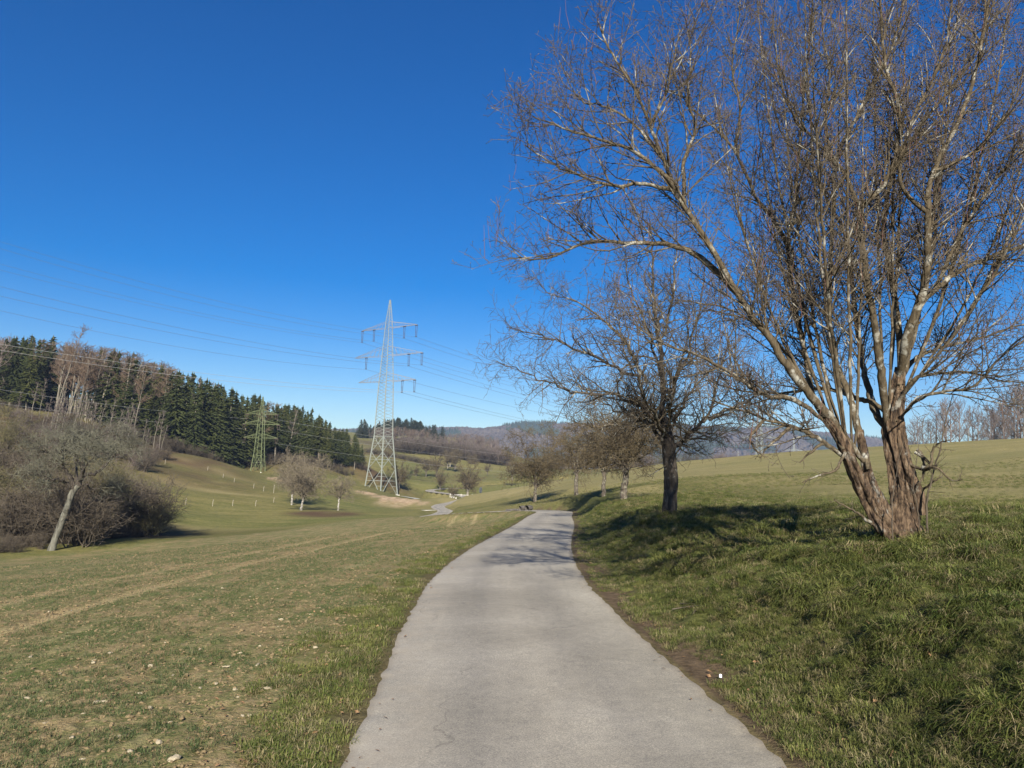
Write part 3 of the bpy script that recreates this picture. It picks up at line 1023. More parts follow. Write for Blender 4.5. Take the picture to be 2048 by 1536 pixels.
def big_tree():
    rnd = np.random.default_rng(11)
    root = empty('bare_tree', Vector(BASE))
    # butt and the two main stems, ridged
    def ridged(name, pts, rad, ridges, amp, twist, seed, sides=44, n=14):
        c = catmull(np.array(pts, float), n)
        r = np.interp(np.linspace(0, 1, len(c)), np.linspace(0, 1, len(rad)), rad)
        v, q = tubes([(c, r)], sides)
        v = v.reshape(len(c), sides, 3)
        a = np.arange(sides) * 2 * math.pi / sides
        L = np.linspace(0, 1, len(c))[:, None]
        A = a[None] + twist * L
        rg = np.zeros((len(c), sides))
        rr = np.random.default_rng(seed)
        for k, w in ridges:
            rg += w * (np.abs(np.sin(A * k / 2 + rr.random() * 6 + .8 * np.sin(L * 7 + k) + .5 * np.sin(L * 17 + 2 * k))) ** .6 - .75)
        rg += (vnoise(A * 9 + seed, L * 30 + A * 0) - .5) * .5
        rg += (vnoise(A * 2.2 + seed, L * 7 + A * 0) - .5) * .8
        v = c[:, None] + (v - c[:, None]) * (1 + amp * rg)[..., None]
        return mk(name, v.reshape(-1, 3), q, None, M_BIG, root)
    ridged('trunk', [W(1790, 1105, 10), W(1799, 1070, 10), W(1808, 1010, 10.02), W(1803, 950, 10.05), W(1789, 890, 10.1), W(1786, 850, 10.1), W(1792, 800, 10.1), W(1800, 735, 10.1)],
           [.33, .21, .155, .135, .118, .11, .088, .05], [(4, .9), (7, .7), (13, .5)], .42, 1.6, 1, 64, 18)
    ridged('leaning_stem', [W(1805, 1100, 9.9), W(1782, 1070, 9.85), W(1746, 1015, 9.8), W(1719, 965, 9.7), W(1697, 915, 9.6), W(1680, 875, 9.55), W(1650, 835, 9.5)],
           [.17, .125, .095, .085, .075, .062, .045], [(4, .9), (7, .7), (11, .5)], .42, -1.2, 2, 52, 18)
    ridged('leaning_stem', [W(1812, 1095, 10.1), W(1790, 1060, 10.0), W(1758, 1000, 9.95), W(1737, 950, 9.95), W(1727, 905, 9.95), W(1718, 860, 9.95)],
           [.12, .09, .068, .06, .055, .045], [(3, .8), (8, .5)], .35, .9, 3, 28)
    ridged('root_flare', [W(1840, 1098, 9.85), W(1822, 1060, 9.9), W(1808, 1015, 9.95), W(1806, 960, 10)], [.15, .13, .10, .07], [(3, .8), (8, .5)], .35, .8, 4, 26)
    ridged('bark_strand', [W(1842, 1030, 9.85), W(1836, 985, 9.85), W(1818, 945, 9.9), W(1806, 905, 9.98), W(1800, 860, 10)], [.07, .07, .06, .05, .04], [(3, .8), (7, .5)], .3, .8, 5, 20)
    # the big limbs, traced in depth: (points, start radius, end radius)
    L = []
    def limb(pts, r0, r1): L.append((pts, r0, r1))
    limb([(1712, 903, 9.6), (1659, 835, 9.5), (1610, 779, 9.35), (1573, 730, 9.2), (1535, 669, 9.1), (1493, 620, 9.0), (1438, 521, 8.9), (1385, 436, 8.8), (1353, 383, 8.8), (1327, 319, 8.7), (1300, 250, 8.7), (1270, 180, 8.6), (1225, 110, 8.6), (1200, 50, 8.6)], .062, .009)
    limb([(1353, 383, 8.8), (1330, 352, 8.7), (1270, 305, 8.6), (1200, 278, 8.4), (1140, 262, 8.3), (1065, 232, 8.2)], .035, .006)
    limb([(1353, 383, 8.8), (1290, 368, 8.7), (1230, 372, 8.6), (1170, 355, 8.6), (1110, 330, 8.5), (1050, 290, 8.5)], .03, .006)
    limb([(1480, 590, 9.0), (1401, 515, 9.1), (1332, 489, 9.1), (1257, 486, 9.1), (1172, 486, 9.1), (1093, 517, 9.0), (1035, 515, 9.0)], .045, .007)
    limb([(1369, 405, 8.8), (1369, 319, 9.0), (1390, 260, 9.2), (1375, 190, 9.3), (1382, 110, 9.4), (1375, 60, 9.4)], .028, .006)
    limb([(1327, 319, 8.7), (1270, 250, 8.8), (1215, 215, 8.9), (1160, 200, 9.0), (1130, 150, 9.0)], .022, .005)
    limb([(1300, 250, 8.7), (1330, 190, 8.6), (1345, 120, 8.5), (1360, 60, 8.4)], .02, .005)
    limb([(1675, 880, 9.6), (1640, 820, 9.9), (1622, 779, 10.1), (1610, 707, 10.3), (1590, 610, 10.5), (1576, 494, 10.7), (1587, 425, 10.8), (1597, 319, 11), (1608, 186, 11.1), (1624, 20, 11.2), (1630, -120, 11.3)], .050, .010)
    limb([(1577, 494, 10.7), (1544, 436, 10.6), (1512, 393, 10.5), (1470, 303, 10.4), (1427, 255, 10.3), (1374, 207, 10.2), (1340, 150, 10.2)], .035, .006)
    limb([(1470, 303, 10.4), (1480, 220, 10.5), (1465, 130, 10.6), (1478, 30, 10.6), (1480, -60, 10.7)], .022, .005)
    limb([(1730, 915, 9.9), (1716, 862, 10.0), (1708, 824, 10.1), (1690, 771, 10.2), (1668, 714, 10.2), (1659, 640, 10.3), (1661, 531, 10.3), (1666, 398, 10.3), (1672, 319, 10.3), (1704, 250, 10.2), (1746, 175, 10.1), (1789, 80, 10.0), (1812, -20, 9.9), (1830, -150, 9.9)], .055, .01)
    limb([(1672, 340, 10.3), (1650, 250, 10.5), (1660, 150, 10.6), (1645, 60, 10.7), (1650, -80, 10.8)], .03, .006)
    limb([(1770, 850, 10.3), (1750, 825, 10.5), (1735, 771, 10.9), (1722, 714, 11.2), (1709, 611, 11.5), (1693, 478, 11.9), (1656, 404, 12.2), (1624, 345, 12.4), (1560, 260, 12.6), (1540, 150, 12.8)], .06, .01)
    limb([(1775, 850, 10.1), (1765, 771, 9.9), (1755, 695, 9.7), (1743, 612, 9.5), (1730, 531, 9.4), (1720, 425, 9.3), (1767, 372, 9.2), (1790, 310, 9.1), (1800, 230, 9.0), (1772, 130, 8.9), (1760, 20, 8.8), (1755, -120, 8.8)], .06, .01)
    limb([(1720, 425, 9.3), (1690, 350, 9.3), (1640, 290, 9.2), (1590, 240, 9.1), (1560, 150, 9.0), (1545, 50, 8.9)], .03, .006)
    limb([(1797, 790, 10.1), (1800, 690, 10.5), (1778, 531, 10.8), (1768, 450, 11), (1790, 340, 11.1), (1850, 240, 11.2), (1950, 110, 11.3), (1972, 0, 11.4), (1985, -150, 11.4)], .055, .01)
    limb([(1800, 760, 10.1), (1812, 680, 9.8), (1837, 611, 9.6), (1855, 531, 9.4), (1855, 425, 9.2), (1866, 345, 9.1), (1930, 212, 9.0), (1965, 80, 8.9), (1985, -60, 8.8)], .075, .012)
    limb([(1837, 611, 9.6), (1870, 580, 9.6), (1910, 547, 9.7), (1975, 515, 9.8), (2048, 490, 9.9), (2130, 470, 10), (2200, 430, 10)], .045, .008)
    limb([(1803, 760, 10.1), (1822, 725, 10.4), (1850, 707, 10.6), (1893, 692, 10.8), (1958, 678, 11), (2040, 650, 11.2), (2130, 640, 11.3)], .04, .007)
    limb([(1800, 800, 10.0), (1825, 762, 9.8), (1863, 748, 9.7), (1939, 745, 9.5), (1995, 760, 9.4), (2060, 765, 9.3)], .032, .006)
    limb([(1806, 830, 10.0), (1835, 800, 9.6), (1880, 785, 9.4), (1950, 770, 9.2), (2020, 700, 9.0), (2090, 660, 8.9)], .03, .006)
    limb([(1775, 830, 10.1), (1743, 805, 10.3), (1712, 797, 10.5), (1675, 782, 10.8), (1618, 779, 11), (1560, 786, 11.3), (1486, 782, 11.5), (1410, 760, 11.7)], .045, .008)
    limb([(1688, 915, 9.6), (1655, 890, 9.5), (1617, 868, 9.4), (1580, 852, 9.3), (1530, 838, 9.2), (1480, 820, 9.0), (1420, 800, 8.9)], .038, .006)
    limb([(1640, 835, 9.5), (1590, 800, 9.3), (1530, 790, 9.1), (1470, 752, 9.0), (1400, 712, 8.8), (1330, 690, 8.7), (1270, 650, 8.6)], .04, .006)
    limb([(1610, 779, 9.4), (1560, 690, 9.7), (1500, 640, 9.9), (1430, 610, 10.1), (1350, 600, 10.3)], .028, .006)
    limb([(1855, 425, 9.2), (1800, 360, 9.1), (1820, 250, 9.0), (1870, 150, 9.0), (1900, 40, 9.0), (1905, -80, 9.0)], .03, .006)
    limb([(1870, 580, 9.6), (1920, 470, 9.5), (1990, 360, 9.4), (2050, 280, 9.3), (2120, 180, 9.2)], .03, .006)
    limb([(1866, 345, 9.1), (1950, 300, 9.0), (2020, 220, 9.0), (2060, 100, 9.0)], .024, .005)
    n_traced = len(L)
    FROM_TRUNK = {0, 7, 10, 12, 13, 15, 16, 18, 19, 20, 21, 22, 23}
    # the fan of slender straight stems between the traced ones
    for i, ex in enumerate(np.linspace(1400, 2140, 20)):
        f_ = i / 19.0
        if f_ < .45:
            u = f_ / .45; sx = float(np.interp(u, [0, .33, .66, 1], [1652, 1680, 1697, 1712])); sy = float(np.interp(u, [0, .33, .66, 1], [838, 875, 912, 945])); sY = 9.52 + .16 * u
        else:
            u = (f_ - .45) / .55; sx, sy, sY = 1768 + 48 * u, 850 - 70 * u, 10.1
        eY = 10 + rnd.normal(0, 1.3); ey = rnd.uniform(-160, 210) if 1500 < ex < 2080 else rnd.uniform(60, 300)
        ex += rnd.normal(0, 22)
        bow = (ex - sx) * .12
        limb([(sx, sy, sY)] + [(sx + (ex - sx) * (t ** .85) + bow * math.sin(math.pi * t), sy + (ey - sy) * t, sY + (eY - sY) * t) for t in (.2, .4, .6, .8, 1.0)], .022 + .013 * rnd.random(), .005)
    prm = dict(n=[8, 6, 5, 4], w=[0, .10, .13, .17], up=[0, .03, .01, .0], k=[6.6, 9.5, 10.5], t0=[.24, .12, .1], a=[42, 52, 60], lift=[.25, .12, .05],
               L=[1.05, .44, .13], r=[.011, .0056, .0036], rmin=.0026)
    out = {0: [], 1: [], 2: [], 3: []}
    for li, (pts, r0, r1) in enumerate(L):
        w = [W(*p) for p in pts]
        w = [w[0] - (w[1] - w[0]) * min(.9, .16 / (np.linalg.norm(w[1] - w[0]) + .01)) * (1 if li in FROM_TRUNK else .1)] + w[1:]
        c = bentline(w, 5, .006, rnd)
        r = r0 + (r1 - r0) * np.linspace(0, 1, len(c)) ** .75
        if li in FROM_TRUNK or li >= n_traced: r[:6] *= np.linspace(.45, 1, 6)
        v, q = tubes([(c, r)], 9, .12)
        mk('limb', v, q, None, M_LIMB, root)
        branch(out, c, r, 0, prm, rnd, 1.4 if li < n_traced else .75)
    # level 1 boughs keep the bark; finer levels make the crown
    v1, q1 = tubes(out[1], 6, .1)
    tag(mk('boughs', v1, q1, None, M_LIMB, root), kind='stuff')
    v2, q2 = tubes(out[2], 4)
    v3, q3 = tubes(out[3], 3)
    mk('crown', np.r_[v2, v3], np.r_[q2, q3 + len(v2)], None, M_TWIG, root)
    # long straight reddish water shoots
    sh = []
    for pts, r in out[1] + out[2]:
        if rnd.random() < .08 and pts[0][2] > .2:
            b = pts[int(rnd.integers(1, len(pts)))]
            d = nrm(np.array([rnd.normal(0, .16), rnd.normal(0, .16), 1]))
            LL = .12 + .28 * rnd.random()
            sh.append((np.array([b, b + d * LL * .5, b + nrm(d + rnd.normal(0, .05, 3)) * LL]), np.array([.0036, .003, .0018])))
    v, q = tubes(sh, 3)
    tag(mk('water_shoots', v, q, None, M_SHOOT, root), kind='stuff')
    # buds on the twigs
    B, T = [], []
    tips = [(p[-1], p[-1] - p[-2]) for p, _ in out[3]] + [(p[2], p[2] - p[1]) for p, _ in out[3][::2]]
    o_ = 0
    for c, d in tips:
        d = nrm(d) * .017
        s = nrm(np.cross(d, [.3, .2, .9])) * .0062; t = nrm(np.cross(d, s)) * .0062
        B += [c - d * .3 + s, c - d * .3 - s * .5 + t, c - d * .3 - s * .5 - t, c + d]
        T += [(o_, o_ + 1, o_ + 3), (o_ + 1, o_ + 2, o_ + 3), (o_ + 2, o_, o_ + 3)]
        o_ += 4
    tag(mk('buds', np.array(B), None, np.array(T), M_TWIG, root), kind='stuff')
    # broken stubs low on the stems
    st = []
    for a in [[(1742, 1048, 9.6), (1722, 1032, 9.5), (1700, 1018, 9.4), (1668, 998, 9.3)], [(1830, 905, 10), (1850, 925, 9.8), (1842, 960, 9.7), (1830, 985, 9.8)],
              [(1835, 900, 10), (1862, 930, 9.7), (1875, 932, 9.6)], [(1822, 930, 9.9), (1850, 940, 9.7), (1870, 935, 9.5), (1905, 960, 9.4), (1925, 958, 9.3)],
              [(1845, 935, 9.7), (1862, 930, 9.6), (1865, 900, 9.6), (1880, 885, 9.5), (1898, 880, 9.4)], [(1830, 990, 9.9), (1860, 968, 9.7), (1885, 950, 9.6)],
              [(1690, 905, 9.5), (1670, 940, 9.3), (1640, 950, 9.2), (1605, 965, 9.1)], [(1650, 885, 9.5), (1622, 905, 9.3), (1600, 925, 9.2)],
              [(1580, 855, 9.3), (1540, 890, 9.1), (1520, 915, 9.0)], [(1530, 838, 9.2), (1500, 880, 9.0), (1530, 915, 8.9)]]:
        c = bentline([W(*p) for p in a], 5, .006, rnd)
        st.append((c, np.linspace(.022, .006, len(c))))
    for c, r in st:
        v, q = tubes([(c, r)], 6, .2)
        mk('dead_branch', v, q, None, M_LIMB, root)
        o2 = {0: [], 1: [], 2: []}
        branch(o2, c, r, 0, dict(n=[8, 4, 3], w=[0, .2, .2], up=[0, 0, 0], k=[9.0, 8.0], t0=[.3, .2], a=[50, 50], lift=[0, 0], L=[.25, .1], r=[.005, .003], rmin=.002), rnd)
        v, q = tubes(o2[1], 3)
        v_, q_ = tubes(o2[2], 3)
        tag(mk('dead_twigs', np.r_[v, v_], np.r_[q, q_ + len(v)], None, M_TWIG, root), kind='stuff')
    # burr on the leaning stem
    tag(root, 'large many-stemmed bare tree with twisted ridged bark on the grass bank at right', 'tree')
    # thin saplings beside the butt
    for pts, r, lab in [([(1855, 1070, 9.7), (1853, 1010, 9.65), (1862, 960, 9.6), (1880, 900, 9.5), (1890, 850, 9.45), (1905, 790, 9.4)], .014, 'slim pale sapling standing just right of the big tree\'s trunk'),
                        ([(1787, 1100, 9.55), (1784, 1030, 9.5), (1790, 960, 9.5), (1805, 890, 9.5)], .009, 'thin shoot rising in front of the big tree\'s trunk'),
                        ([(1842, 1075, 9.75), (1836, 1020, 9.7), (1828, 970, 9.7), (1836, 900, 9.65), (1850, 830, 9.6)], .007, 'thinnest sapling, close beside the big tree\'s right root')]:
        b0 = P(*pts[0]); b0[2] -= .03
        c = bentline([P(*p) - b0 for p in pts], 5, .004, rnd)
        rr = np.linspace(r, r * .3, len(c))
        e = empty('sapling', Vector(b0))
        v, q = tubes([(c, rr)], 6)
        mk('stem', v, q, None, M_TWIG, e)
        o2 = {0: [], 1: [], 2: []}
        branch(o2, c, rr, 0, dict(n=[8, 4, 3], w=[0, .15, .2], up=[0, .05, 0], k=[7.0, 8.0], t0=[.3, .2], a=[45, 50], lift=[.1, 0], L=[.3, .1], r=[.004, .003], rmin=.002), rnd)
        v, q = tubes(o2[1], 3); v_, q_ = tubes(o2[2], 3)
        mk('crown', np.r_[v, v_], np.r_[q, q_ + len(v)], None, M_TWIG, e)
        tag(e, lab, 'sapling')


big_tree()


# ---- the dark orchard tree at the middle
def mid_tree():
    rnd = np.random.default_rng(5)
    b = P(1340, 1032, 20)
    root = empty('bare_tree', Vector(b))
    w = lambda px, py, Y: P(px, py, Y) - b
    c = catmull(np.array([w(1340, 1045, 20), w(1339, 1020, 20), w(1342, 960, 20), w(1339, 915, 20), w(1336, 885, 20), w(1328, 835, 20.1)]), 12)
    r = np.interp(np.linspace(0, 1, len(c)), [0, .08, .3, .6, .8, 1], [.24, .185, .165, .17, .17, .09])
    v, q = tubes([(c, r)], 30)
    v = v.reshape(len(c), 30, 3)
    A = np.arange(30)[None] * .2094; Lz = np.linspace(0, 1, len(c))[:, None]
    rg = (vnoise(A * 5, Lz * 26 + A * 0) - .5) * .22 + (vnoise(A * 1.6 + 9, Lz * 5) - .5) * .25
    v = c[:, None] + (v - c[:, None]) * (1 + rg)[..., None]
    mk('trunk', v.reshape(-1, 3), q, None, M_DARK, root)
    prm = dict(n=[8, 6, 5, 4], w=[0, .17, .22, .26], up=[0, .02, .02, .0], k=[7.5, 6.4, 8.0], t0=[.10, .12, .1], a=[50, 52, 55], lift=[.1, .05, 0],
               L=[1.25, .6, .27], r=[.022, .010, .006], rmin=.0042)
    out = {0: [], 1: [], 2: [], 3: []}
    LM = [([(1333, 884, 20), (1326, 831, 20.1), (1325, 725, 20.2), (1318, 655, 20.2), (1308, 600, 20.2), (1305, 500, 20.2), (1300, 440, 20.2)], .10, .012),
          ([(1335, 895, 19.9), (1311, 859, 19.7), (1273, 760, 19.5), (1206, 722, 19.2), (1136, 690, 19), (1083, 669, 18.8), (1013, 655, 18.6)], .075, .008),
          ([(1290, 765, 19.6), (1255, 690, 19.8), (1206, 641, 20), (1150, 600, 20.2), (1100, 590, 20.2), (1075, 560, 20.2)], .045, .007),
          ([(1330, 870, 19.8), (1300, 830, 19.5), (1234, 789, 19.2), (1157, 786, 19), (1100, 765, 18.9), (1055, 750, 18.8), (1000, 725, 18.6)], .06, .007),
          ([(1340, 905, 20), (1354, 890, 20), (1382, 868, 20), (1406, 845, 20), (1425, 800, 20), (1450, 720, 20.2), (1470, 620, 20.4)], .09, .01),
          ([(1406, 845, 20), (1450, 820, 19.8), (1500, 800, 19.6), (1545, 760, 19.4)], .045, .008),
          ([(1326, 800, 20.1), (1370, 720, 20.5), (1400, 620, 21), (1410, 530, 21.3)], .055, .008),
          ([(1325, 760, 20.2), (1290, 650, 21), (1260, 560, 21.5), (1250, 500, 21.8)], .045, .007),
          ([(1330, 850, 20), (1290, 840, 21), (1230, 820, 22), (1170, 780, 22.6), (1120, 740, 23)], .05, .007),
          ([(1335, 870, 20.1), (1370, 800, 21.2), (1420, 740, 22), (1480, 700, 22.6)], .05, .007),
          ([(1335, 870, 19.9), (1345, 800, 18.8), (1370, 700, 18), (1380, 620, 17.6)], .05, .007),
          ([(1330, 870, 19.9), (1300, 810, 18.6), (1260, 700, 18), (1230, 600, 17.7)], .05, .007),
          ([(1322, 690, 20.2), (1345, 600, 20), (1350, 520, 20), (1345, 450, 20)], .04, .007),
          ([(1345, 875, 20), (1390, 880, 19.6), (1450, 870, 19.2), (1500, 840, 19)], .03, .006),
          ([(1300, 830, 19.7), (1240, 850, 19.4), (1180, 850, 19.2), (1130, 830, 19)], .03, .006)]
    for pts, r0, r1 in LM:
        cc = bentline([w(*p) for p in pts], 5, .035, rnd)
        r = r0 + (r1 - r0) * np.linspace(0, 1, len(cc)) ** .7
        v, q = tubes([(cc, r)], 8, .15)
        mk('limb', v, q, None, M_DARK if r0 > .05 else M_LIMB, root)
        branch(out, cc, r, 0, prm, rnd)
    v1, q1 = tubes(out[1], 5)
    tag(mk('boughs', v1, q1, None, M_LIMB, root), kind='stuff')
    v2, q2 = tubes(out[2], 3); v3, q3 = tubes(out[3], 3)
    mk('crown', np.r_[v2, v3], np.r_[q2, q3 + len(v2)], None, M_TWIG, root)
    tag(root, 'spreading bare fruit tree with stout dark trunk, second tree up the lane from the camera', 'tree', 'trees along the lane')


mid_tree()


def orchard_tree(name, seed, h, spread, trunk_h, r, prm_over=None, mt=None, mtw=None, lean=(0, 0), n_limb=9, sides=10, base=(0, 0, 0), mtrunk=None, droop=0.0):
    """generic bare fruit tree; returns an Empty with trunk, limb and crown"""
    rnd = np.random.default_rng(seed)
    root = empty(name, Vector(base))
    th = trunk_h
    tp = np.array([(0, 0, -.3), (lean[0] * .1, lean[1] * .1, th * .25), (lean[0] * .5, lean[1] * .5, th * .6), (lean[0], lean[1], th)])
    c = bentline(tp, 5, .012 * h * .3, rnd)
    rr = np.linspace(r * 1.25, r * .85, len(c))
    v, q = tubes([(c, rr)], sides, .12)
    mk('trunk', v, q, None, mtrunk or mt or M_ORCH, root)
    prm = dict(n=[8, 6, 5, 4], w=[0, .18, .24, .28], up=[0, .0, -droop * .5, -droop], k=[4 * 5 / h, 5 * 5 / h, 6 * 5 / h], t0=[.2, .15, .1], a=[48, 52, 55], lift=[.12, .04, 0],
               L=[.31 * h, .15 * h, .065 * h], r=[.02, .012, .009], rmin=.007)
    if prm_over: prm.update(prm_over)
    out = {0: [], 1: [], 2: [], 3: []}
    lim = []
    top = c[-1]
    for i in range(n_limb):
        a = i * 2.4 + rnd.random()
        el = .35 + .9 * (i / n_limb) + rnd.normal(0, .1)
        e = np.array([math.cos(a) * math.cos(el), math.sin(a) * math.cos(el), math.sin(el)])
        Rr = np.array([spread, spread, h - th])
        tip = top + e * Rr * (.85 + .2 * rnd.random())
        midp = top + e * Rr * .45 + np.array([0, 0, .06 * h]) + rnd.normal(0, .03 * h, 3)
        start = c[-1 - int(rnd.integers(0, 4))]
        cc = bentline([start, start * .7 + midp * .3 + rnd.normal(0, .01 * h, 3), midp, tip], 4, .01 * h, rnd)
        r0 = r * (.5 + .2 * rnd.random())
        rl = r0 + (max(prm['rmin'], .012) - r0) * np.linspace(0, 1, len(cc)) ** .7
        lim.append((cc, rl))
        branch(out, cc, rl, 0, prm, rnd)
    for cc, rl in lim:
        v, q = tubes([(cc, rl)], max(5, sides - 4), .1)
        mk('limb', v, q, None, mt or M_ORCH, root)
    allt = [tubes(out[1], 4), tubes(out[2], 3), tubes(out[3], 3)]
    V = np.concatenate([a[0] for a in allt]); off = np.cumsum([0] + [len(a[0]) for a in allt[:-1]])
    Q = np.concatenate([a[1] + o for a, o in zip(allt, off)])
    mk('crown', V, Q, None, mtw or M_ORCHT, root)
    return root


def put(root, px, Y, label, cat='tree', group=None, rz=0, sc=1.0, py=None):
    b = site(px, Y)
    if py is not None: b[2] = P(px, py, Y)[2]
    root.location = b
    root.rotation_euler.z = rz
    root.scale = (sc, sc, sc)
    tag(root, label, cat, group)
    return root


LG = 'trees along the lane'
K3 = dict(k=[3.0, 3.6, 4.4])
t3 = orchard_tree('fruit_tree', 21, 7.0, 3.4, 1.8, .17, dict(k=[4.4, 4.6, 5.6], rmin=.010), lean=(.15, 0), droop=.05)
put(t3, 1247, 44, 'fork-trunked bare fruit tree on the bank crest just left of the dark stout one', group=LG)
put(orchard_tree('fruit_tree', 22, 6.4, 3.3, 2.0, .14, dict(k=[4.0, 4.4, 5.4], rmin=.011), droop=.05), 1207, 58, 'bare fruit tree with straight pale trunk, between two others on the bank crest', group=LG)
put(orchard_tree('fruit_tree', 23, 6.4, 3.6, 2.3, .17, dict(k=[4.0, 4.4, 5.4], rmin=.011), droop=.06), 1152, 71, 'bare fruit tree at the middle of the bank crest with widely spread twigs', group=LG)
put(orchard_tree('fruit_tree', 24, 8.2, 4.0, 1.8, .17, dict(k=[3.4, 3.8, 4.8], rmin=.013), droop=.09, n_limb=11), 1070, 84, 'tall loose bare tree at the bend where the lane turns left', group=LG)
# pair below the pylon
put(orchard_tree('fruit_tree', 31, 9.4, 5.2, 2.4, .17, dict(k=[2.6, 3.0, 3.2], rmin=.017, r=[.045, .028, .02]), mtw=M_TANTWIG, mtrunk=M_WHITETRUNK, lean=(.3, 0), n_limb=12, sides=8), 602, 125,
    'larger of the two white-stemmed bare trees on the reddish leaf patch', group='trees on the pasture', py=1024)
put(orchard_tree('fruit_tree', 32, 5.8, 3.8, 2.2, .13, dict(k=[3.2, 3.6, 3.8], rmin=.015, r=[.04, .026, .02]), mtw=M_TANTWIG, mtrunk=M_WHITETRUNK, lean=(.1, 0), n_limb=9, sides=8), 676, 128,
    'smaller white-stemmed bare tree with a flat grey crown, right of the larger one', group='trees on the pasture', py=1022)
put(orchard_tree('fruit_tree', 33, 9.4, 4.6, 2.4, .16, dict(k=[2.6, 3.0, 3.2], rmin=.018, r=[.045, .028, .022]), mtw=M_TANTWIG, mtrunk=M_WHITETRUNK, n_limb=9, sides=8), 583, 140,
    'bare tree half hidden behind the larger white-stemmed one', group='trees on the pasture')
# far orchard
FO = [orchard_tree('fruit_tree', 41, 8.0, 3.8, 2.0, .28, dict(k=[2.2, 2.6, 2.6], rmin=.03, r=[.09, .06, .045]), n_limb=9, sides=6),
      orchard_tree('fruit_tree', 42, 7.0, 3.2, 1.8, .24, dict(k=[2.3, 2.7, 2.7], rmin=.03, r=[.09, .06, .045]), n_limb=8, sides=6, mtrunk=M_PALETRUNK),
      orchard_tree('fruit_tree', 43, 9.0, 4.4, 1.8, .33, dict(k=[2.2, 2.6, 2.6], rmin=.03, r=[.09, .06, .045]), n_limb=11, sides=6, mtrunk=M_PALETRUNK)]
FAR_ORCH = [(2, 935, 215, 1.0, 994, 'broad bare fruit tree over the white rail at the far bend of the lane'),
            (1, 906, 196, .62, 1000, 'little pale-stemmed tree at the inside of the far bend'),
            (0, 880, 262, .92, 983, 'bushy bare tree alone left of the far bend, with a dark shadow'),
            (0, 797, 256, 1.25, 982, 'bare tree standing just right of the tall pylon\'s legs'),
            (1, 832, 330, .75, 955, 'leftmost small bare tree of three on the slope right of the pylon'),
            (1, 852, 330, 1.15, 953, 'middle one of three bare trees on the slope right of the pylon'),
            (0, 873, 328, 1.15, 952, 'right one of three bare trees on the slope right of the pylon'),
            (1, 895, 375, 1.1, 936, 'bare fruit tree on the upper orchard slope, leftmost of its row'),
            (0, 910, 372, 1.2, 938, 'bare fruit tree in the upper orchard row, above the broad one'),
            (2, 900, 392, .9, 932, 'bare fruit tree behind the upper orchard row'),
            (0, 975, 345, .6, 949, 'tiny mauve bare tree on the meadow beyond the far bend'),
            (1, 1024, 270, .9, 960, 'small bare tree at the end of the tan field strip'),
            (0, 1043, 330, 1.0, 955, 'bare tree behind the tan field strip near the lane trees'),
            (1, 775, 378, .9, 922, 'lone bare tree by the brown hedge under the green slope'),
            (2, 945, 420, .9, 938, 'dark spreading bare tree below the brown thicket'),
            (2, 925, 440, .8, 930, 'bare tree in front of the brown thicket on the far slope')]
used = set()
for k, px, Y, sc, py, lab in FAR_ORCH:
    src = FO[k]
    o = src if k not in used else copy_tree(src)
    used.add(k)
    put(o, px, Y, lab, group='fruit trees on the far slope', rz=px * .37, sc=sc, py=py)
for k, f in enumerate(FO):
    pass
# slender dark column tree
def column_tree():
    b = site(961, 205); b[2] = P(961, 996, 205)[2]
    e = empty('column_tree', Vector(b))
    v, q = tubes([(np.array([(0, 0, -.3), (0, 0, 1.6)]), np.array([.12, .1]))], 6)
    mk('trunk', v, q, None, M_DARK, e)
    rnd = np.random.default_rng(2)
    pl = []
    for i in range(420):
        z = 1.2 + 1.35 * rnd.random() ** .9
        rr = .42 * math.sin(math.pi * min(1, (z - 1.0) / 1.75)) ** .7
        a = rnd.random() * 6.28
        p = np.array([math.cos(a) * rr * rnd.random(), math.sin(a) * rr * rnd.random(), z])
        pl.append((np.array([p, p + np.array([rnd.normal(0, .05), rnd.normal(0, .05), .3])]), np.array([.02, .012])))
    v, q = tubes(pl, 3)
    mk('crown', v, q, None, simple('blue_grey_foliage', [(.3, (.05, .06, .07)), (.7, (.12, .13, .15))], 3), e)
    tag(e, 'slender blue-grey clipped tree standing alone in the meadow by the far bend', 'tree')


column_tree()

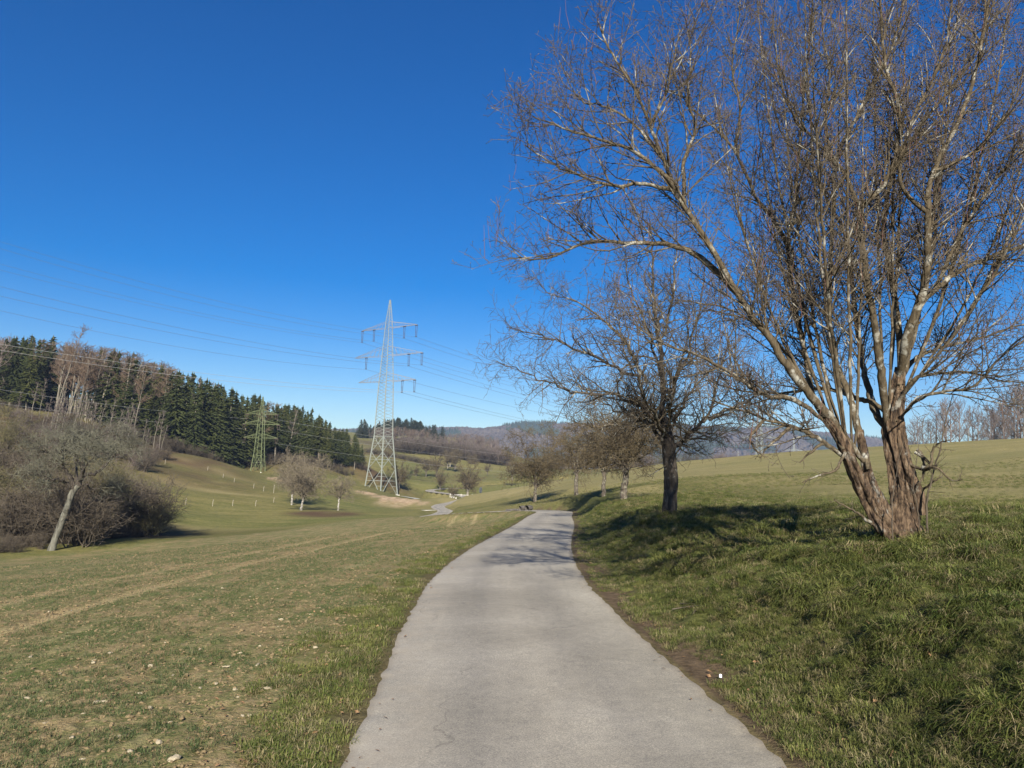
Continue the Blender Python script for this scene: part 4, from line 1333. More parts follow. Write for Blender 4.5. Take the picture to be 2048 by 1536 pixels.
# ------------------------------------------------------------------ prototypes for the woods
def spruce_proto(seed, h=20.0, rb=4.3, bare=.12, dens=1.0, m=None, trunk=None, droop=.35):
    rnd = np.random.default_rng(seed)
    root = empty('spruce', (0, 0, 0))
    v, q = tubes([(np.array([(0, 0, -.8), (0, 0, h * .5), (rnd.normal(0, .15), rnd.normal(0, .15), h * .97)]), np.array([.24, .15, .03]))], 7)
    mk('trunk', v, q, None, trunk or M_PALETRUNK, root)
    V, T = [], []
    lv = int(44 * dens)
    n0 = 0
    for i in range(lv):
        t = i / lv
        z = h * (bare + (1 - bare) * t)
        R = rb * (1 - t) ** .82 * (.78 + .35 * rnd.random()) + .12
        nb = max(4, int(9 * (1 - t) ** .5))
        for k in range(nb):
            a = rnd.random() * 6.283
            L = R * (.62 + .5 * rnd.random())
            ca, sa = math.cos(a), math.sin(a)
            m_ = max(3, int(L / .42))
            for s in range(m_):
                f = (s + .5 + rnd.normal(0, .2)) / m_
                x = L * f
                zz = z + .10 * x - droop * x * f + rnd.normal(0, .05)
                w = .34 * (1 - .45 * f) * (.7 + .6 * rnd.random())
                c = np.array([ca * x, sa * x, zz])
                out = np.array([ca, sa, -.25]); sd_ = np.array([-sa, ca, 0])
                dn = np.array([0, 0, -1.0])
                V += [c - out * .28, c + sd_ * w + dn * w * (.5 + .5 * rnd.random()) + out * .12, c + out * .42 + dn * .08, c - sd_ * w + dn * w * (.5 + .5 * rnd.random()) + out * .12, c + out * .05 + dn * (.2 + .5 * w)]
                T += [(n0, n0 + 1, n0 + 2), (n0, n0 + 2, n0 + 3), (n0, n0 + 4, n0 + 2)]
                n0 += 5
    c = np.array([0, 0, h])
    V += [c + np.array([0, 0, .5]), c + np.array([.25, 0, -1]), c + np.array([-.15, .2, -1]), c + np.array([-.15, -.2, -1])]
    T += [(n0, n0 + 1, n0 + 2), (n0, n0 + 2, n0 + 3), (n0, n0 + 3, n0 + 1)]
    o = mk('crown', np.array(V), None, np.array(T), m or M_SPRUCE, root, False)
    root['h'] = h
    return root


def bare_proto(name, seed, h, spread, m_tw, m_tr, r=.16, trunk_frac=.45, kk=(1.0, 1.4, 1.2), rmin=.03, n_limb=12, up=.25, lean=0.0):
    rnd = np.random.default_rng(seed)
    root = empty(name, (0, 0, 0))
    c = bentline([(0, 0, -.8), (lean * .2, 0, h * .3), (lean * .6, rnd.normal(0, .2), h * .65), (lean, rnd.normal(0, .3), h * .96)], 4, .05, rnd)
    rr = np.linspace(r, r * .25, len(c))
    v, q = tubes([(c, rr)], 6)
    mk('trunk', v, q, None, m_tr, root)
    out = {0: [], 1: [], 2: []}
    prm = dict(n=[8, 5, 4], w=[0, .14, .2], up=[0, up, up * .5], k=[kk[1], kk[2]], t0=[.2, .1], a=[40, 45], lift=[.2, .1], L=[spread * .45, spread * .28], r=[.05, .035], rmin=rmin)
    for i in range(n_limb):
        t = trunk_frac + (1 - trunk_frac) * (i + rnd.random()) / n_limb
        k = min(int(t * (len(c) - 1)), len(c) - 2)
        a = rnd.random() * 6.28
        d = np.array([math.cos(a), math.sin(a), .55 + rnd.random() * .6])
        L = spread * (1.25 - .75 * (t - trunk_frac) / (1 - trunk_frac)) * (.6 + .5 * rnd.random())
        grow(out, c[k], d, L, r * .35, rmin, 0, dict(prm, n=[6, 5, 4], w=[.1, .14, .2], up=[up * .4, up, up * .5]), rnd)
    V, Q, off = [], [], 0
    for l, s in ((0, 4), (1, 3), (2, 3)):
        a, b = tubes(out[l], s)
        V.append(a); Q.append(b + off); off += len(a)
    mk('crown', np.concatenate(V), np.concatenate(Q), None, m_tw, root)
    root['h'] = h
    return root


def shrub_proto(seed, h, w, m_tw, stems=16, rmin=.011, kk=(3.4, 4.2)):
    rnd = np.random.default_rng(seed)
    root = empty('shrub', (0, 0, 0))
    out = {0: [], 1: [], 2: []}
    prm = dict(n=[6, 5, 4], w=[.12, .2, .25], up=[.06, .05, 0], k=list(kk), t0=[.15, .1], a=[42, 50], lift=[.1, 0], L=[h * .42, h * .22], r=[.03, .022], rmin=rmin)
    for i in range(stems):
        a = rnd.random() * 6.28
        d = np.array([math.cos(a) * w / h, math.sin(a) * w / h, .6 + .7 * rnd.random()])
        grow(out, np.array([rnd.normal(0, w * .12), rnd.normal(0, w * .12), -.2]), d, h * (.7 + .4 * rnd.random()), .05, rmin, 0, prm, rnd)
    v, q = tubes(out[0], 4)
    tag(mk('stems', v, q, None, m_tw, root), kind='stuff')
    v1, q1 = tubes(out[1], 3); v2, q2 = tubes(out[2], 3)
    mk('crown', np.r_[v1, v2], np.r_[q1, q2 + len(v1)], None, m_tw, root)
    root['h'] = h
    return root


SPR = [spruce_proto(51), spruce_proto(52, rb=4.9, bare=.16), spruce_proto(53, rb=3.7, bare=.06, dens=1.15), spruce_proto(54, rb=4.4, bare=.3, droop=.45)]
LAR = [bare_proto('bare_tree', 61, 20, 2.6, M_LARCH, M_PALETRUNK, .17, .42, (1, 2.2, 2.6), .026, 34, .1), bare_proto('bare_tree', 62, 21, 3.0, M_LARCH, M_PALETRUNK, .15, .5, (1, 2.2, 2.6), .026, 32, .12, .8),
       bare_proto('bare_tree', 63, 20, 2.4, M_MAUVE, M_PALETRUNK, .16, .5, (1, 2.0, 2.3), .026, 26, .15, 1.2)]
DEC = [bare_proto('bare_tree', 64, 15, 5.2, M_MAUVE, M_MAUVE, .22, .25, (1, 1.3, 1.5), .03, 22, .2), bare_proto('bare_tree', 65, 15, 5.5, M_MAUVE, M_MAUVE, .24, .2, (1, 1.3, 1.5), .03, 24, .2)]
SHB = [shrub_proto(71, 4.0, 2.2, M_BRUSH), shrub_proto(72, 4.0, 2.5, M_BRUSHG), shrub_proto(73, 4.0, 1.8, M_MAUVE), shrub_proto(74, 4.0, 2.6, M_BRUSH, 18)]
PROTO_USED = set()


def inst(src, x, y, z, h, label, cat, group, rz=None, wsc=1.0, tilt=0.0, name=None):
    o = src if src.name not in PROTO_USED else copy_tree(src)
    if o is src: PROTO_USED.add(src.name)
    s = h / src['h']
    o.location = (x, y, z)
    o.rotation_euler = (0, tilt, random.random() * 6.28 if rz is None else rz)
    if tilt: o.rotation_euler = (0, tilt, 0)
    o.scale = (s * wsc, s * wsc, s)
    if 'h' in o.keys() and o is not src: del o['h']
    if name: o.name = name
    tag(o, label, cat, group)
    return o


SKY = np.array([(-300, 640), (0, 665), (60, 668), (100, 672), (160, 684), (220, 692), (260, 706), (330, 727), (380, 744), (430, 762), (480, 778), (520, 793), (545, 803), (565, 800), (600, 808), (650, 833), (700, 862), (728, 888), (745, 905)])
FRONT = np.array([(-300, 200), (0, 205), (100, 206), (230, 203), (340, 196), (420, 206), (480, 222), (560, 236), (650, 242), (740, 262)])


def sect(px):
    if px < 90: return 'far left end'
    if px < 200: return 'left part with bare stems'
    if px < 340: return 'mixed middle'
    if px < 500: return 'dark part left of the green pylon'
    if px < 640: return 'dark part right of the green pylon'
    return 'right end by the tall pylon'


def rowname(k): return ['front edge', 'second rank', 'inner ranks', 'inner ranks', 'inner ranks', 'skyline', 'skyline'][k]


rf = random.Random(99)
WOOD = []
for i in range(46):
    px = 88 + 250 * (i + rf.random()) / 46; Y = float(np.interp(px, FRONT[:, 0], FRONT[:, 1])) + rf.uniform(-4, 22)
    b = site(px, Y)
    WOOD.append((1 if Y > np.interp(px, FRONT[:, 0], FRONT[:, 1]) + 8 else 0, px, 'l', b, min(26, top_at(b[0], Y, float(np.interp(px, SKY[:, 0], SKY[:, 1])) + rf.uniform(0, 25)) - b[2])))
for k in range(7):
    n = [48, 44, 40, 36, 34, 38, 34][k]
    for i in range(n):
        px = -60 + (800 * (i + rf.uniform(.1, .9)) / n)
        if px > 742 - k * 3: continue
        Y = float(np.interp(px, FRONT[:, 0], FRONT[:, 1])) + k * 10.5 + rf.uniform(-3, 3)
        b = site(px, Y)
        ztop = top_at(b[0], Y, float(np.interp(px, SKY[:, 0], SKY[:, 1])) + rf.uniform(-2, 16) + (0 if k > 3 else 5))
        hmax = ztop - b[2]
        hh = rf.uniform(14, 27) if k or px < 330 else rf.uniform(19, 27)
        if k >= 5: hh = max(hh, hmax)
        h = min(hh, hmax, 30)
        if h < 7: continue
        green = rf.random()
        if px < 40: kind = 'd' if k > 2 or green < .45 else 's'
        elif px < 100: kind = 's' if green < .75 else 'l'
        elif px < 190: kind = 's' if green < (.06 if k < 3 else .10) else 'l'
        elif px < 275: kind = 's' if green < (.62 if k < 2 else .15) else 'l'
        elif px < 340: kind = 's' if green < .32 else 'l'
        elif px < 400: kind = 's' if green < .75 else 'l'
        else: kind = 's' if green < .93 else 'l'
        WOOD.append((k, px, kind, b, h))
ORD = ['first', 'second', 'third', 'fourth', 'fifth', 'sixth', 'seventh', 'eighth', 'ninth', 'tenth', 'eleventh', 'twelfth', 'thirteenth', 'fourteenth', 'fifteenth', 'sixteenth', 'seventeenth', 'eighteenth',
       'nineteenth', 'twentieth', 'twenty-first', 'twenty-second', 'twenty-third', 'twenty-fourth', 'twenty-fifth', 'twenty-sixth', 'twenty-seventh', 'twenty-eighth', 'twenty-ninth', 'thirtieth',
       'thirty-first', 'thirty-second', 'thirty-third', 'thirty-fourth', 'thirty-fifth', 'thirty-sixth', 'thirty-seventh', 'thirty-eighth', 'thirty-ninth', 'fortieth']
WOOD.sort(key=lambda w: (w[0], w[1]))
cnt = {}
RANK = {0: 'front edge', 1: 'second rank', 2: 'third rank', 6: 'skyline rank'}
for k, px, kind, b, h in WOOD:
    nm = {'s': ('dark green spruce', 'spruce', 'spruce', SPR), 'l': ('pale-stemmed brownish tree', 'tree', 'larch_tree', LAR), 'd': ('spreading bare broadleaf', 'tree', 'broadleaf_tree', DEC)}[kind]
    cnt[(k, kind)] = cnt.get((k, kind), 0) + 1
    if k in RANK: lab = '%s, %s of its kind from the left in the wood\'s %s' % (nm[0], ORD[cnt[(k, kind)] - 1], RANK[k])
    else: lab = '%s deep inside the hillside wood, %s' % (nm[0], sect(px))
    inst(rf.choice(nm[3]), b[0], b[1], b[2] - .2, h * (.9 if kind == 'd' else 1), lab, nm[1], 'trees of the hillside wood' if k in RANK else 'inner trees of the hillside wood, %s, %s' % (kind, sect(px)), wsc=rf.uniform(1.0, 1.5) * (1.15 if kind == 'l' else 1),
         tilt=rf.uniform(-.02, .1) if kind == 'l' else 0, name=nm[2])
# pronounced leaning pale trunks
for px, Y, h, tl, lab in [(105, 196, 25, .21, 'long pale leaning trunk crossing the others at the left of the wood'), (130, 198, 19, .26, 'shorter pale trunk leaning strongly right in the left of the wood'),
                          (150, 195, 17, .12, 'pale trunk leaning slightly right beside the two strongly leaning ones'), (262, 190, 20, .10, 'tall pale trunk at the wood edge right of the dark ivy-green mass')]:
    b = site(px, Y)
    inst(LAR[1], b[0], b[1], b[2] - .3, h, lab, 'tree', None, tilt=tl, wsc=.9, name='leaning_tree')

# brown thicket on the slope below the wood and in the hollow
def thicket(pts, label, group, protos, hr, tilt=0, order=False):
    pts = sorted(pts)
    for i, (px, Y) in enumerate(pts):
        b = site(px, Y)
        inst(rf.choice(protos), b[0], b[1], b[2] - .1, rf.uniform(*hr), (label % ORD[i]) if order else label, 'shrub', group, wsc=rf.uniform(.9, 1.5))


thicket([(rf.uniform(-40, 330), rf.uniform(150, 190)) for _ in range(64)], 'brown leafless shrub on the steep slope below the pale-stemmed wood', 'thicket below the wood', [SHB[0], SHB[2], SHB[3]], (2.2, 4.4))
for i in range(44):
    px = rf.uniform(15, 330); Y = rf.uniform(162, 192)
    b = site(px, Y)
    inst(LAR[2], b[0], b[1], b[2] - .2, rf.uniform(6, 11), 'thin pale young tree standing in the brown thicket below the wood', 'tree', 'young trees in the thicket', wsc=rf.uniform(.9, 1.4), tilt=rf.uniform(-.04, .08), name='young_tree')
thicket([(px, float(np.interp(px, FRONT[:, 0], FRONT[:, 1])) - rf.uniform(2, 8)) for px in np.linspace(300, 735, 30)], 'low brown shrub, %s from the left at the foot of the spruces', 'shrubs at the foot of the spruces', [SHB[0], SHB[3]], (1.6, 3.6), 0, True)
thicket([(rf.choice([rf.uniform(-60, 60), rf.uniform(150, 175)]), rf.uniform(68, 72)) for _ in range(8)] + [(rf.uniform(-60, 170), rf.uniform(73, 88)) for _ in range(24)], 'dark leafless shrub, %s from the left in the front of the left hollow', 'shrubs in the hollow', [SHB[0], SHB[1], SHB[3]], (4.0, 6.4), 0, True)
thicket([(rf.uniform(120, 300), rf.uniform(78, 92)) for _ in range(20)], 'leafless shrub, %s from the left right of the leaning lichened tree', 'shrubs in the hollow', [SHB[1], SHB[0], SHB[3]], (3.5, 6.2), 0, True)
thicket([(rf.uniform(-60, 300), rf.uniform(92, 112)) for _ in range(20)], 'leafless shrub at the back of the hollow', 'shrubs at the back of the hollow', [SHB[1], SHB[2]], (3.5, 5.5))
thicket([(px, float(np.interp(px, [0, 120, 300], [61.5, 68, 79])) + rf.uniform(0, 3)) for px in np.linspace(-30, 285, 26)], 'knee-high brown bramble, %s from the left along the far field edge', 'brambles along the field edge', [SHB[0], SHB[3]], (.8, 1.6), 0, True)

# the leaning lichened tree and its neighbours
def lichen_tree():
    rnd = np.random.default_rng(8)
    b = P(103, 1104, 66)
    root = empty('leaning_tree', Vector(b))
    w = lambda px, py, Y: P(px, py, Y) - b
    c = catmull(np.array([w(98, 1115, 66), w(108, 1085, 66), w(122, 1048, 66), (w(136, 1010, 66)), w(145, 985, 66), w(158, 970, 66)]), 6)
    r = np.interp(np.linspace(0, 1, len(c)), [0, .2, .7, 1], [.38, .27, .24, .24])
    v, q = tubes([(c, r)], 12, .12)
    mk('trunk', v, q, None, M_LICHBARK, root)
    prm = dict(n=[8, 6, 5, 4], w=[0, .18, .24, .28], up=[0, .02, 0, 0], k=[5.0, 3.8, 4.0], t0=[.5, .15, .1], a=[50, 52, 55], lift=[.1, .05, 0], L=[2.4, 1.3, .6], r=[.05, .028, .018], rmin=.012)
    out = {0: [], 1: [], 2: [], 3: []}
    for pts, r0 in [([(158, 970, 66), (165, 940, 66), (170, 905, 66), (182, 890, 66), (190, 870, 66)], .2), ([(150, 978, 66), (140, 955, 65.5), (128, 935, 65), (125, 910, 64.5), (120, 880, 64)], .17),
                    ([(165, 950, 66), (195, 945, 66.5), (215, 925, 67), (240, 900, 67.5), (275, 895, 68)], .13), ([(145, 975, 66), (125, 962, 65), (95, 958, 64), (60, 940, 63)], .12),
                    ([(160, 930, 66), (150, 900, 66.5), (140, 870, 67)], .12), ([(185, 885, 66), (215, 865, 67), (240, 880, 67.5)], .1), ([(128, 930, 65), (100, 905, 65), (80, 900, 64)], .09),
                    ([(172, 970, 66), (190, 978, 67), (230, 970, 68)], .07), ([(160, 965, 66), (175, 930, 64), (200, 900, 63)], .1), ([(160, 965, 66), (150, 920, 68), (160, 880, 69)], .1)]:
        cc = bentline([w(*p) for p in pts], 5, .06, rnd)
        rl = 1.25 * (r0 + (.02 - r0) * np.linspace(0, 1, len(cc)) ** .9)
        v, q = tubes([(cc, rl)], 8, .2)
        mk('limb', v, q, None, M_DARK, root)
        branch(out, cc, rl, 0, prm, rnd)
    allt = [tubes(out[1], 4), tubes(out[2], 3), tubes(out[3], 3)]
    off = np.cumsum([0] + [len(a[0]) for a in allt[:-1]])
    mk('crown', np.concatenate([a[0] for a in allt]), np.concatenate([a[1] + o for a, o in zip(allt, off)]), None, M_LICHTWIG, root)
    tag(root, 'old leaning tree with grey lichened trunk and dark gnarled fork in the left hollow', 'tree')


lichen_tree()
kw = dict(k=[2.6, 3.2, 3.6], rmin=.012, r=[.04, .026, .02])
put(orchard_tree('fruit_tree', 81, 7.5, 2.7, 2.4, .14, kw, mt=M_BRUSHG, mtw=M_BRUSHG, mtrunk=M_PALETRUNK, n_limb=9, sides=7), 192, 78, 'pale yellowish-stemmed tree upright in the left hollow, right of the leaning one', group='trees in the hollow')
put(orchard_tree('fruit_tree', 82, 6.8, 2.6, 2.2, .13, kw, mt=M_BRUSHG, mtw=M_BRUSHG, mtrunk=M_PALETRUNK, lean=(.9, 0), n_limb=8, sides=7), 207, 77, 'two-stemmed pale tree leaning right in the left hollow', group='trees in the hollow')
put(orchard_tree('fruit_tree', 83, 5.2, 2.9, 1.1, .17, dict(k=[2.4, 3.0, 3.2], rmin=.014, r=[.04, .026, .02]), mt=M_DARK, mtw=M_BRUSH, n_limb=11, sides=7), 293, 82, 'dark low bushy tree at the right end of the hollow, its shadow on green grass', group='trees in the hollow', py=1073)
put(orchard_tree('fruit_tree', 84, 6.2, 3.0, 1.3, .15, kw, mt=M_DARK, mtw=M_BRUSHG, n_limb=10, sides=7), 247, 86, 'dark-stemmed tree behind the right end of the hollow', group='trees in the hollow')
put(orchard_tree('fruit_tree', 85, 9.0, 4.2, 1.8, .22, kw, mt=M_BRUSHG, mtw=M_BRUSHG, n_limb=11, sides=7), -10, 92, 'yellowish mossy bare tree cut by the left edge of the photo', group='trees in the hollow')

# ------------------------------------------------------------------ far wooded hill
def hill_tree(px, Y, top, protos, label, cat, group, wsc=1.2, hlim=(5, 26), name=None):
    b = site(px, Y)
    h = top_at(b[0], Y, top) - b[2]
    h = min(max(h, hlim[0]), hlim[1])
    inst(rf.choice(protos), b[0], b[1], b[2] - .3, h, label, cat, group, wsc=wsc, name=name or cat.replace('tree', 'hill_tree'))


HT = np.array([(700, 850), (722, 838), (735, 842), (745, 850), (765, 838), (790, 834), (820, 835), (850, 845), (862, 855), (880, 858), (890, 866)])
for px, Y, top in [(721, 640, 838), (727, 645, 837), (733, 642, 846), (740, 650, 848), (864, 640, 849), (869, 642, 848), (884, 645, 852), (718, 650, 850), (730, 660, 842)]:
    hill_tree(px, Y, top, SPR, 'dark pine standing out on the far hill %s' % ('left of the tall pylon' if px < 760 else 'at its right shoulder'), 'pine', 'dark pines on the far hill, %s' % ('left' if px < 760 else 'right'), 2.0)
for i in range(70):
    px = rf.uniform(744, 862); Y = rf.uniform(690, 760)
    hill_tree(px, Y, float(np.interp(px, HT[:, 0], HT[:, 1])) + rf.uniform(-1, 9), SPR, 'green conifer on the top of the far wooded hill', 'spruce', 'conifers on the far hill top', 2.0)
for i in range(150):
    px = rf.uniform(740, 872); Y = rf.uniform(596, 680)
    hill_tree(px, Y, float(np.interp(px, [740, 800, 850, 872], [852, 851, 858, 868])) + rf.uniform(-2, 8) + (680 - Y) * .05, LAR, 'pale brown bare tree in the belt on the far hillside', 'tree', 'bare belt on the far hillside', 2.2, (8, 20))
for i in range(70):
    px = rf.uniform(876, 1000); Y = rf.uniform(560, 660)
    hill_tree(px, Y, float(np.interp(px, [876, 900, 925, 960, 985, 1000], [872, 866, 866, 870, 872, 895])) + rf.uniform(0, 10), [DEC[0], DEC[1], LAR[0]], 'bare tree of the mauve-brown grove right of the far hill', 'tree', 'mauve-brown grove', 1.7, (6, 17))
for i in range(110):
    px = rf.uniform(795, 1005); Y = rf.uniform(430, 560)
    hill_tree(px, Y, 860, [SHB[2], SHB[0], DEC[0]], 'bare bush in the brown thicket on the far slope', 'shrub', 'brown thicket on the far slope', 2.6, (4, 7.5), 'far_bush')
for i in range(26):
    px = rf.uniform(1080, 1500); Y = rf.uniform(380, 470)
    hill_tree(px, Y, 860, [SHB[0], SHB[2], SHB[1]], 'bare bush in the valley hedge behind the lane trees', 'shrub', 'valley hedge', 1.6, (5, 8), 'hedge_bush')
for i in range(14):
    px = 733 + i * 9.5
    hill_tree(px, 408 - i * 1.5, 860, [SHB[0]], 'low reddish bush in the hedge line under the green slope', 'shrub', 'hedge line under the green slope', 1.6, (2, 3), 'hedge_bush')
# trees behind the crest at right
for i, px in enumerate(np.r_[np.linspace(1800, 2110, 36), np.linspace(1990, 2200, 12)]):
    px = px + rf.uniform(-5, 5); Y = rf.uniform(160, 200)
    b = site(px, Y)
    top = float(np.interp(px, [1790, 1840, 1880, 1920, 1980, 2048], [868, 835, 812, 800, 815, 770])) + rf.uniform(-12, 18)
    h = min(max(top_at(b[0], Y, top) - b[2], 5), 20)
    sec = 'left end' if px < 1870 else ('middle' if px < 1980 else 'right end')
    inst(rf.choice([DEC[0], DEC[1], LAR[2]]), b[0], b[1], b[2] - .3, h, 'grey bare tree beyond the field crest, %s' % sec, 'tree', 'row beyond the field crest, %s' % sec, wsc=1.0, name='broadleaf_tree')

for p in SPR + LAR + DEC + SHB:
    if 'h' in p.keys(): del p['h']

# ------------------------------------------------------------------ distant ridge
RIDGE = np.array([(-2500, 868), (300, 862), (700, 860), (870, 857), (890, 855), (920, 856), (960, 859), (1000, 855), (1040, 850), (1100, 849), (1200, 850), (1320, 850), (1450, 857), (1570, 857), (1640, 865), (1700, 872), (1800, 884), (1900, 900), (2100, 905), (3600, 915)])


def ridge():
    nx, ny = 520, 60
    pxs = np.linspace(-1500, 3500, nx)
    rows = np.linspace(0, 1, ny)
    V = []
    for t in rows:
        Y = 1500 + 1300 * t
        x = (pxs - 1024) / FPX * (1500 + 1300 * t)
        ref = np.array([P(p, py, 2500)[2] for p, py in zip(pxs, np.interp(pxs, RIDGE[:, 0], RIDGE[:, 1]))]) - 9
        f = sstep(0, .77, t) * (1 - .45 * sstep(.8, 1, t))
        z = -12 + (ref + 12) * f
        z += (vnoise(x * .008 + 50, Y * .008 + x * 0) - .5) * 26 * np.sin(np.pi * min(t / .77, 1)) + (vnoise(x * .03 + 50, Y * .03 + x * 0) - .5) * 7 * min(t * 3, 1)
        V.append(np.c_[x, np.full(nx, Y), z])
    V = np.array(V)
    i = np.arange(ny - 1)[:, None] * nx; j = np.arange(nx - 1)[None]
    Q = np.stack([i + j, i + j + 1, i + nx + j + 1, i + nx + j], -1).reshape(-1, 4)
    m, nt, b = mat('wooded_hill', 1.0)
    co = nd(nt, 'ShaderNodeTexCoord').outputs['Object']
    f = noise(nt, .012, 5, .65, co)
    g = noise(nt, .12, 4, .8, co)
    c = ramp(nt, f, [(.36, (.016, .024, .016)), (.47, (.050, .038, .034)), (.6, (.080, .058, .050)), (.8, (.06, .044, .038))])
    c = mixc(nt, .75, c, ramp(nt, g, [(.3, (.45, .45, .5)), (.5, (1, 1, 1)), (.7, (1.5, 1.45, 1.4))]), 'MULTIPLY')
    nt.links.new(c, b.inputs['Base Color'])
    tag(mk('hill', V.reshape(-1, 3), Q, None, m), 'long distant ridge covered with leafless mauve-brown woodland', kind='structure')
    # canopy: many crowns
    n = 26000
    rr = RNG
    p = rr.uniform(-900 / 4 + 760, 2150, n); t = rr.uniform(.05, .86, n) ** .8
    fi = (p + 1500) / 5000 * (nx - 1); fj = t * (ny - 1)
    a = fi.astype(int); c_ = fj.astype(int)
    P0 = V[c_, a] * (1 - (fi - a))[:, None] + V[c_, a + 1] * (fi - a)[:, None]
    P1 = V[c_ + 1, a] * (1 - (fi - a))[:, None] + V[c_ + 1, a + 1] * (fi - a)[:, None]
    C = P0 * (1 - (fj - c_))[:, None] + P1 * (fj - c_)[:, None]
    con = vnoise(C[:, 0] * .011, C[:, 1] * .006) > .62
    R = np.where(con, rr.uniform(2.5, 4, n), rr.uniform(4.5, 8, n)); Hh = np.where(con, rr.uniform(14, 22, n), rr.uniform(7, 13, n))
    ringa = np.arange(5) * 2 * math.pi / 5
    ring = np.c_[np.cos(ringa), np.sin(ringa)]
    lo = np.concatenate([C[:, None, :2] + ring[None] * R[:, None, None] * rr.uniform(.7, 1.2, (n, 5, 1)), np.repeat((C[:, 2] + Hh * .25)[:, None, None], 5, 1)], -1)
    hi = np.concatenate([C[:, None, :2] + ring[None] * (R * np.where(con, .35, .8))[:, None, None] * rr.uniform(.7, 1.2, (n, 5, 1)), (C[:, 2] + Hh * .7)[:, None, None] + rr.uniform(-1.5, 1.5, (n, 5, 1))], -1)
    tp = np.c_[C[:, :2], C[:, 2] + Hh][:, None]
    VV = np.concatenate([lo, hi, tp], 1).reshape(-1, 3)
    o = (np.arange(n) * 11)[:, None]
    k = np.arange(5)[None]; k2 = (k + 1) % 5
    QQ = np.stack([o + k, o + k2, o + 5 + k2, o + 5 + k], -1).reshape(-1, 4)
    TT = np.stack([o + 5 + k, o + 5 + k2, o + 10 + 0 * k], -1).reshape(-1, 3)
    m2, nt, b = mat('distant_woodland', 1.0)
    tint = at(nt, 'tint'); cn = at(nt, 'con')
    c = ramp(nt, tint, [(0, (.045, .037, .032)), (.5, (.070, .057, .047)), (1, (.10, .082, .064))])
    c = mixc(nt, cn, c, ramp(nt, tint, [(0, (.016, .026, .016)), (1, (.04, .055, .03))]))
    nt.links.new(c, b.inputs['Base Color'])
    w = mk('distant_woodland', VV, QQ, TT, m2, None, False)
    attr(w.data, 'tint', np.repeat(np.clip(rr.random(n) * .6 + .4 * vnoise(C[:, 0] * .01, C[:, 1] * .01), 0, 1), 11))
    attr(w.data, 'con', np.repeat(con.astype(float), 11))
    tag(w, 'leafless mauve-brown woodland with dark conifer patches on the distant ridge', kind='stuff')


ridge()

# ------------------------------------------------------------------ fence posts, stones, small things
POSTS = [(314, 1010, 119), (371, 1006, 122), (425, 1003, 125), (465, 1001, 128), (511, 998, 131), (330, 938, 171), (415, 939, 176), (446, 948, 172), (468, 955, 168), (507, 965, 163), (527, 972, 160), (547, 982, 158), (547, 997, 140)]
pm = None
for i, (px, py, Y) in enumerate(POSTS):
    b = site(px, Y)
    c = np.array([(0, 0, -.3), (.02, 0, .5), (.08, 0, .95 if i != 11 else 1.6)])
    v, q = tubes([(c, np.array([.055, .05, .045]))], 7)
    e = mk('fence_post', v, q, [(14, 15, 16), (14, 16, 17), (14, 17, 18), (14, 18, 19), (14, 19, 20)], M_POST, None, True, b)
    low = i < 5
    lab = 'pale wooden fence post, %s of the %s row on the pasture' % (['first', 'second', 'third', 'fourth', 'fifth', 'sixth', 'seventh', 'eighth'][i if low else i - 5] + ' from the left', 'lower' if low else 'upper')
    tag(e, lab, 'fence post', 'fence posts on the pasture')


def rock(seed, sub=1):
    rr = np.random.default_rng(seed)
    import bmesh
    bm = bmesh.new()
    bmesh.ops.create_icosphere(bm, subdivisions=sub, radius=1)
    me = bpy.data.meshes.new('stone')
    for v in bm.verts:
        k = 1 + rr.normal(0, .16)
        v.co = Vector((v.co.x * k, v.co.y * k * .7, v.co.z * k * .5))
    bm.to_mesh(me); bm.free()
    return me


M_STONE = simple('limestone', [(.3, (.24, .20, .13)), (.7, (.44, .39, .29))], 14, bmp=.4)
M_CLOD = simple('clod', [(.3, (.12, .088, .048)), (.7, (.31, .24, .135))], 12, bmp=.5)
RK = [rock(s, 2) for s in range(5)]
for r_ in RK: r_.materials.append(M_STONE)
STN = [(348, 1527, 'big', .055), (165, 1398, 'pale', .03), (885, 1, '', 0)]
rs = random.Random(4)
sp = [(348, 1527), (55, 1400), (82, 1408), (192, 1409), (205, 1410), (340, 1446), (455, 1338), (400, 1378), (475, 1402), (450, 1336), (485, 1435), (556, 1257), (555, 1180), (562, 1242), (98, 1226), (107, 1282), (176, 1290), (188, 1326),
      (346, 1353), (300, 1335), (432, 1371), (515, 1336), (238, 1479), (142, 1486), (260, 1512), (317, 1495), (500, 1435), (513, 1435), (550, 1443), (186, 1327), (330, 1288), (400, 1200), (445, 1180), (500, 1195), (520, 1296),
      (280, 1390), (120, 1350), (60, 1320), (220, 1310), (400, 1300), (620, 1230), (640, 1220), (610, 1290), (630, 1300), (165, 1432), (165, 1520), (90, 1455), (480, 1310), (535, 1382), (470, 1385), (300, 1420)]
for i, (px, py) in enumerate(sp):
    # walk the view ray to the ground
    x, Y, _z = hit(px, py)
    sz = rs.uniform(.014, .030) if i else .046
    o = bpy.data.objects.new('stone', RK[i % 5]); COL.objects.link(o)
    o.location = (x, Y, H(x, Y) + sz * .3); o.scale = (sz * rs.uniform(.8, 1.5), sz, sz * rs.uniform(.8, 1.1)); o.rotation_euler = (rs.uniform(-.3, .3), rs.uniform(-.3, .3), rs.uniform(0, 6.28))
    if i == 0: tag(o, 'largest pale stone at the bottom edge of the sown field', 'stone', 'stones on the sown field')
    else: tag(o, 'small pale limestone lying on the near soil of the sown field', 'stone', 'stones on the sown field')

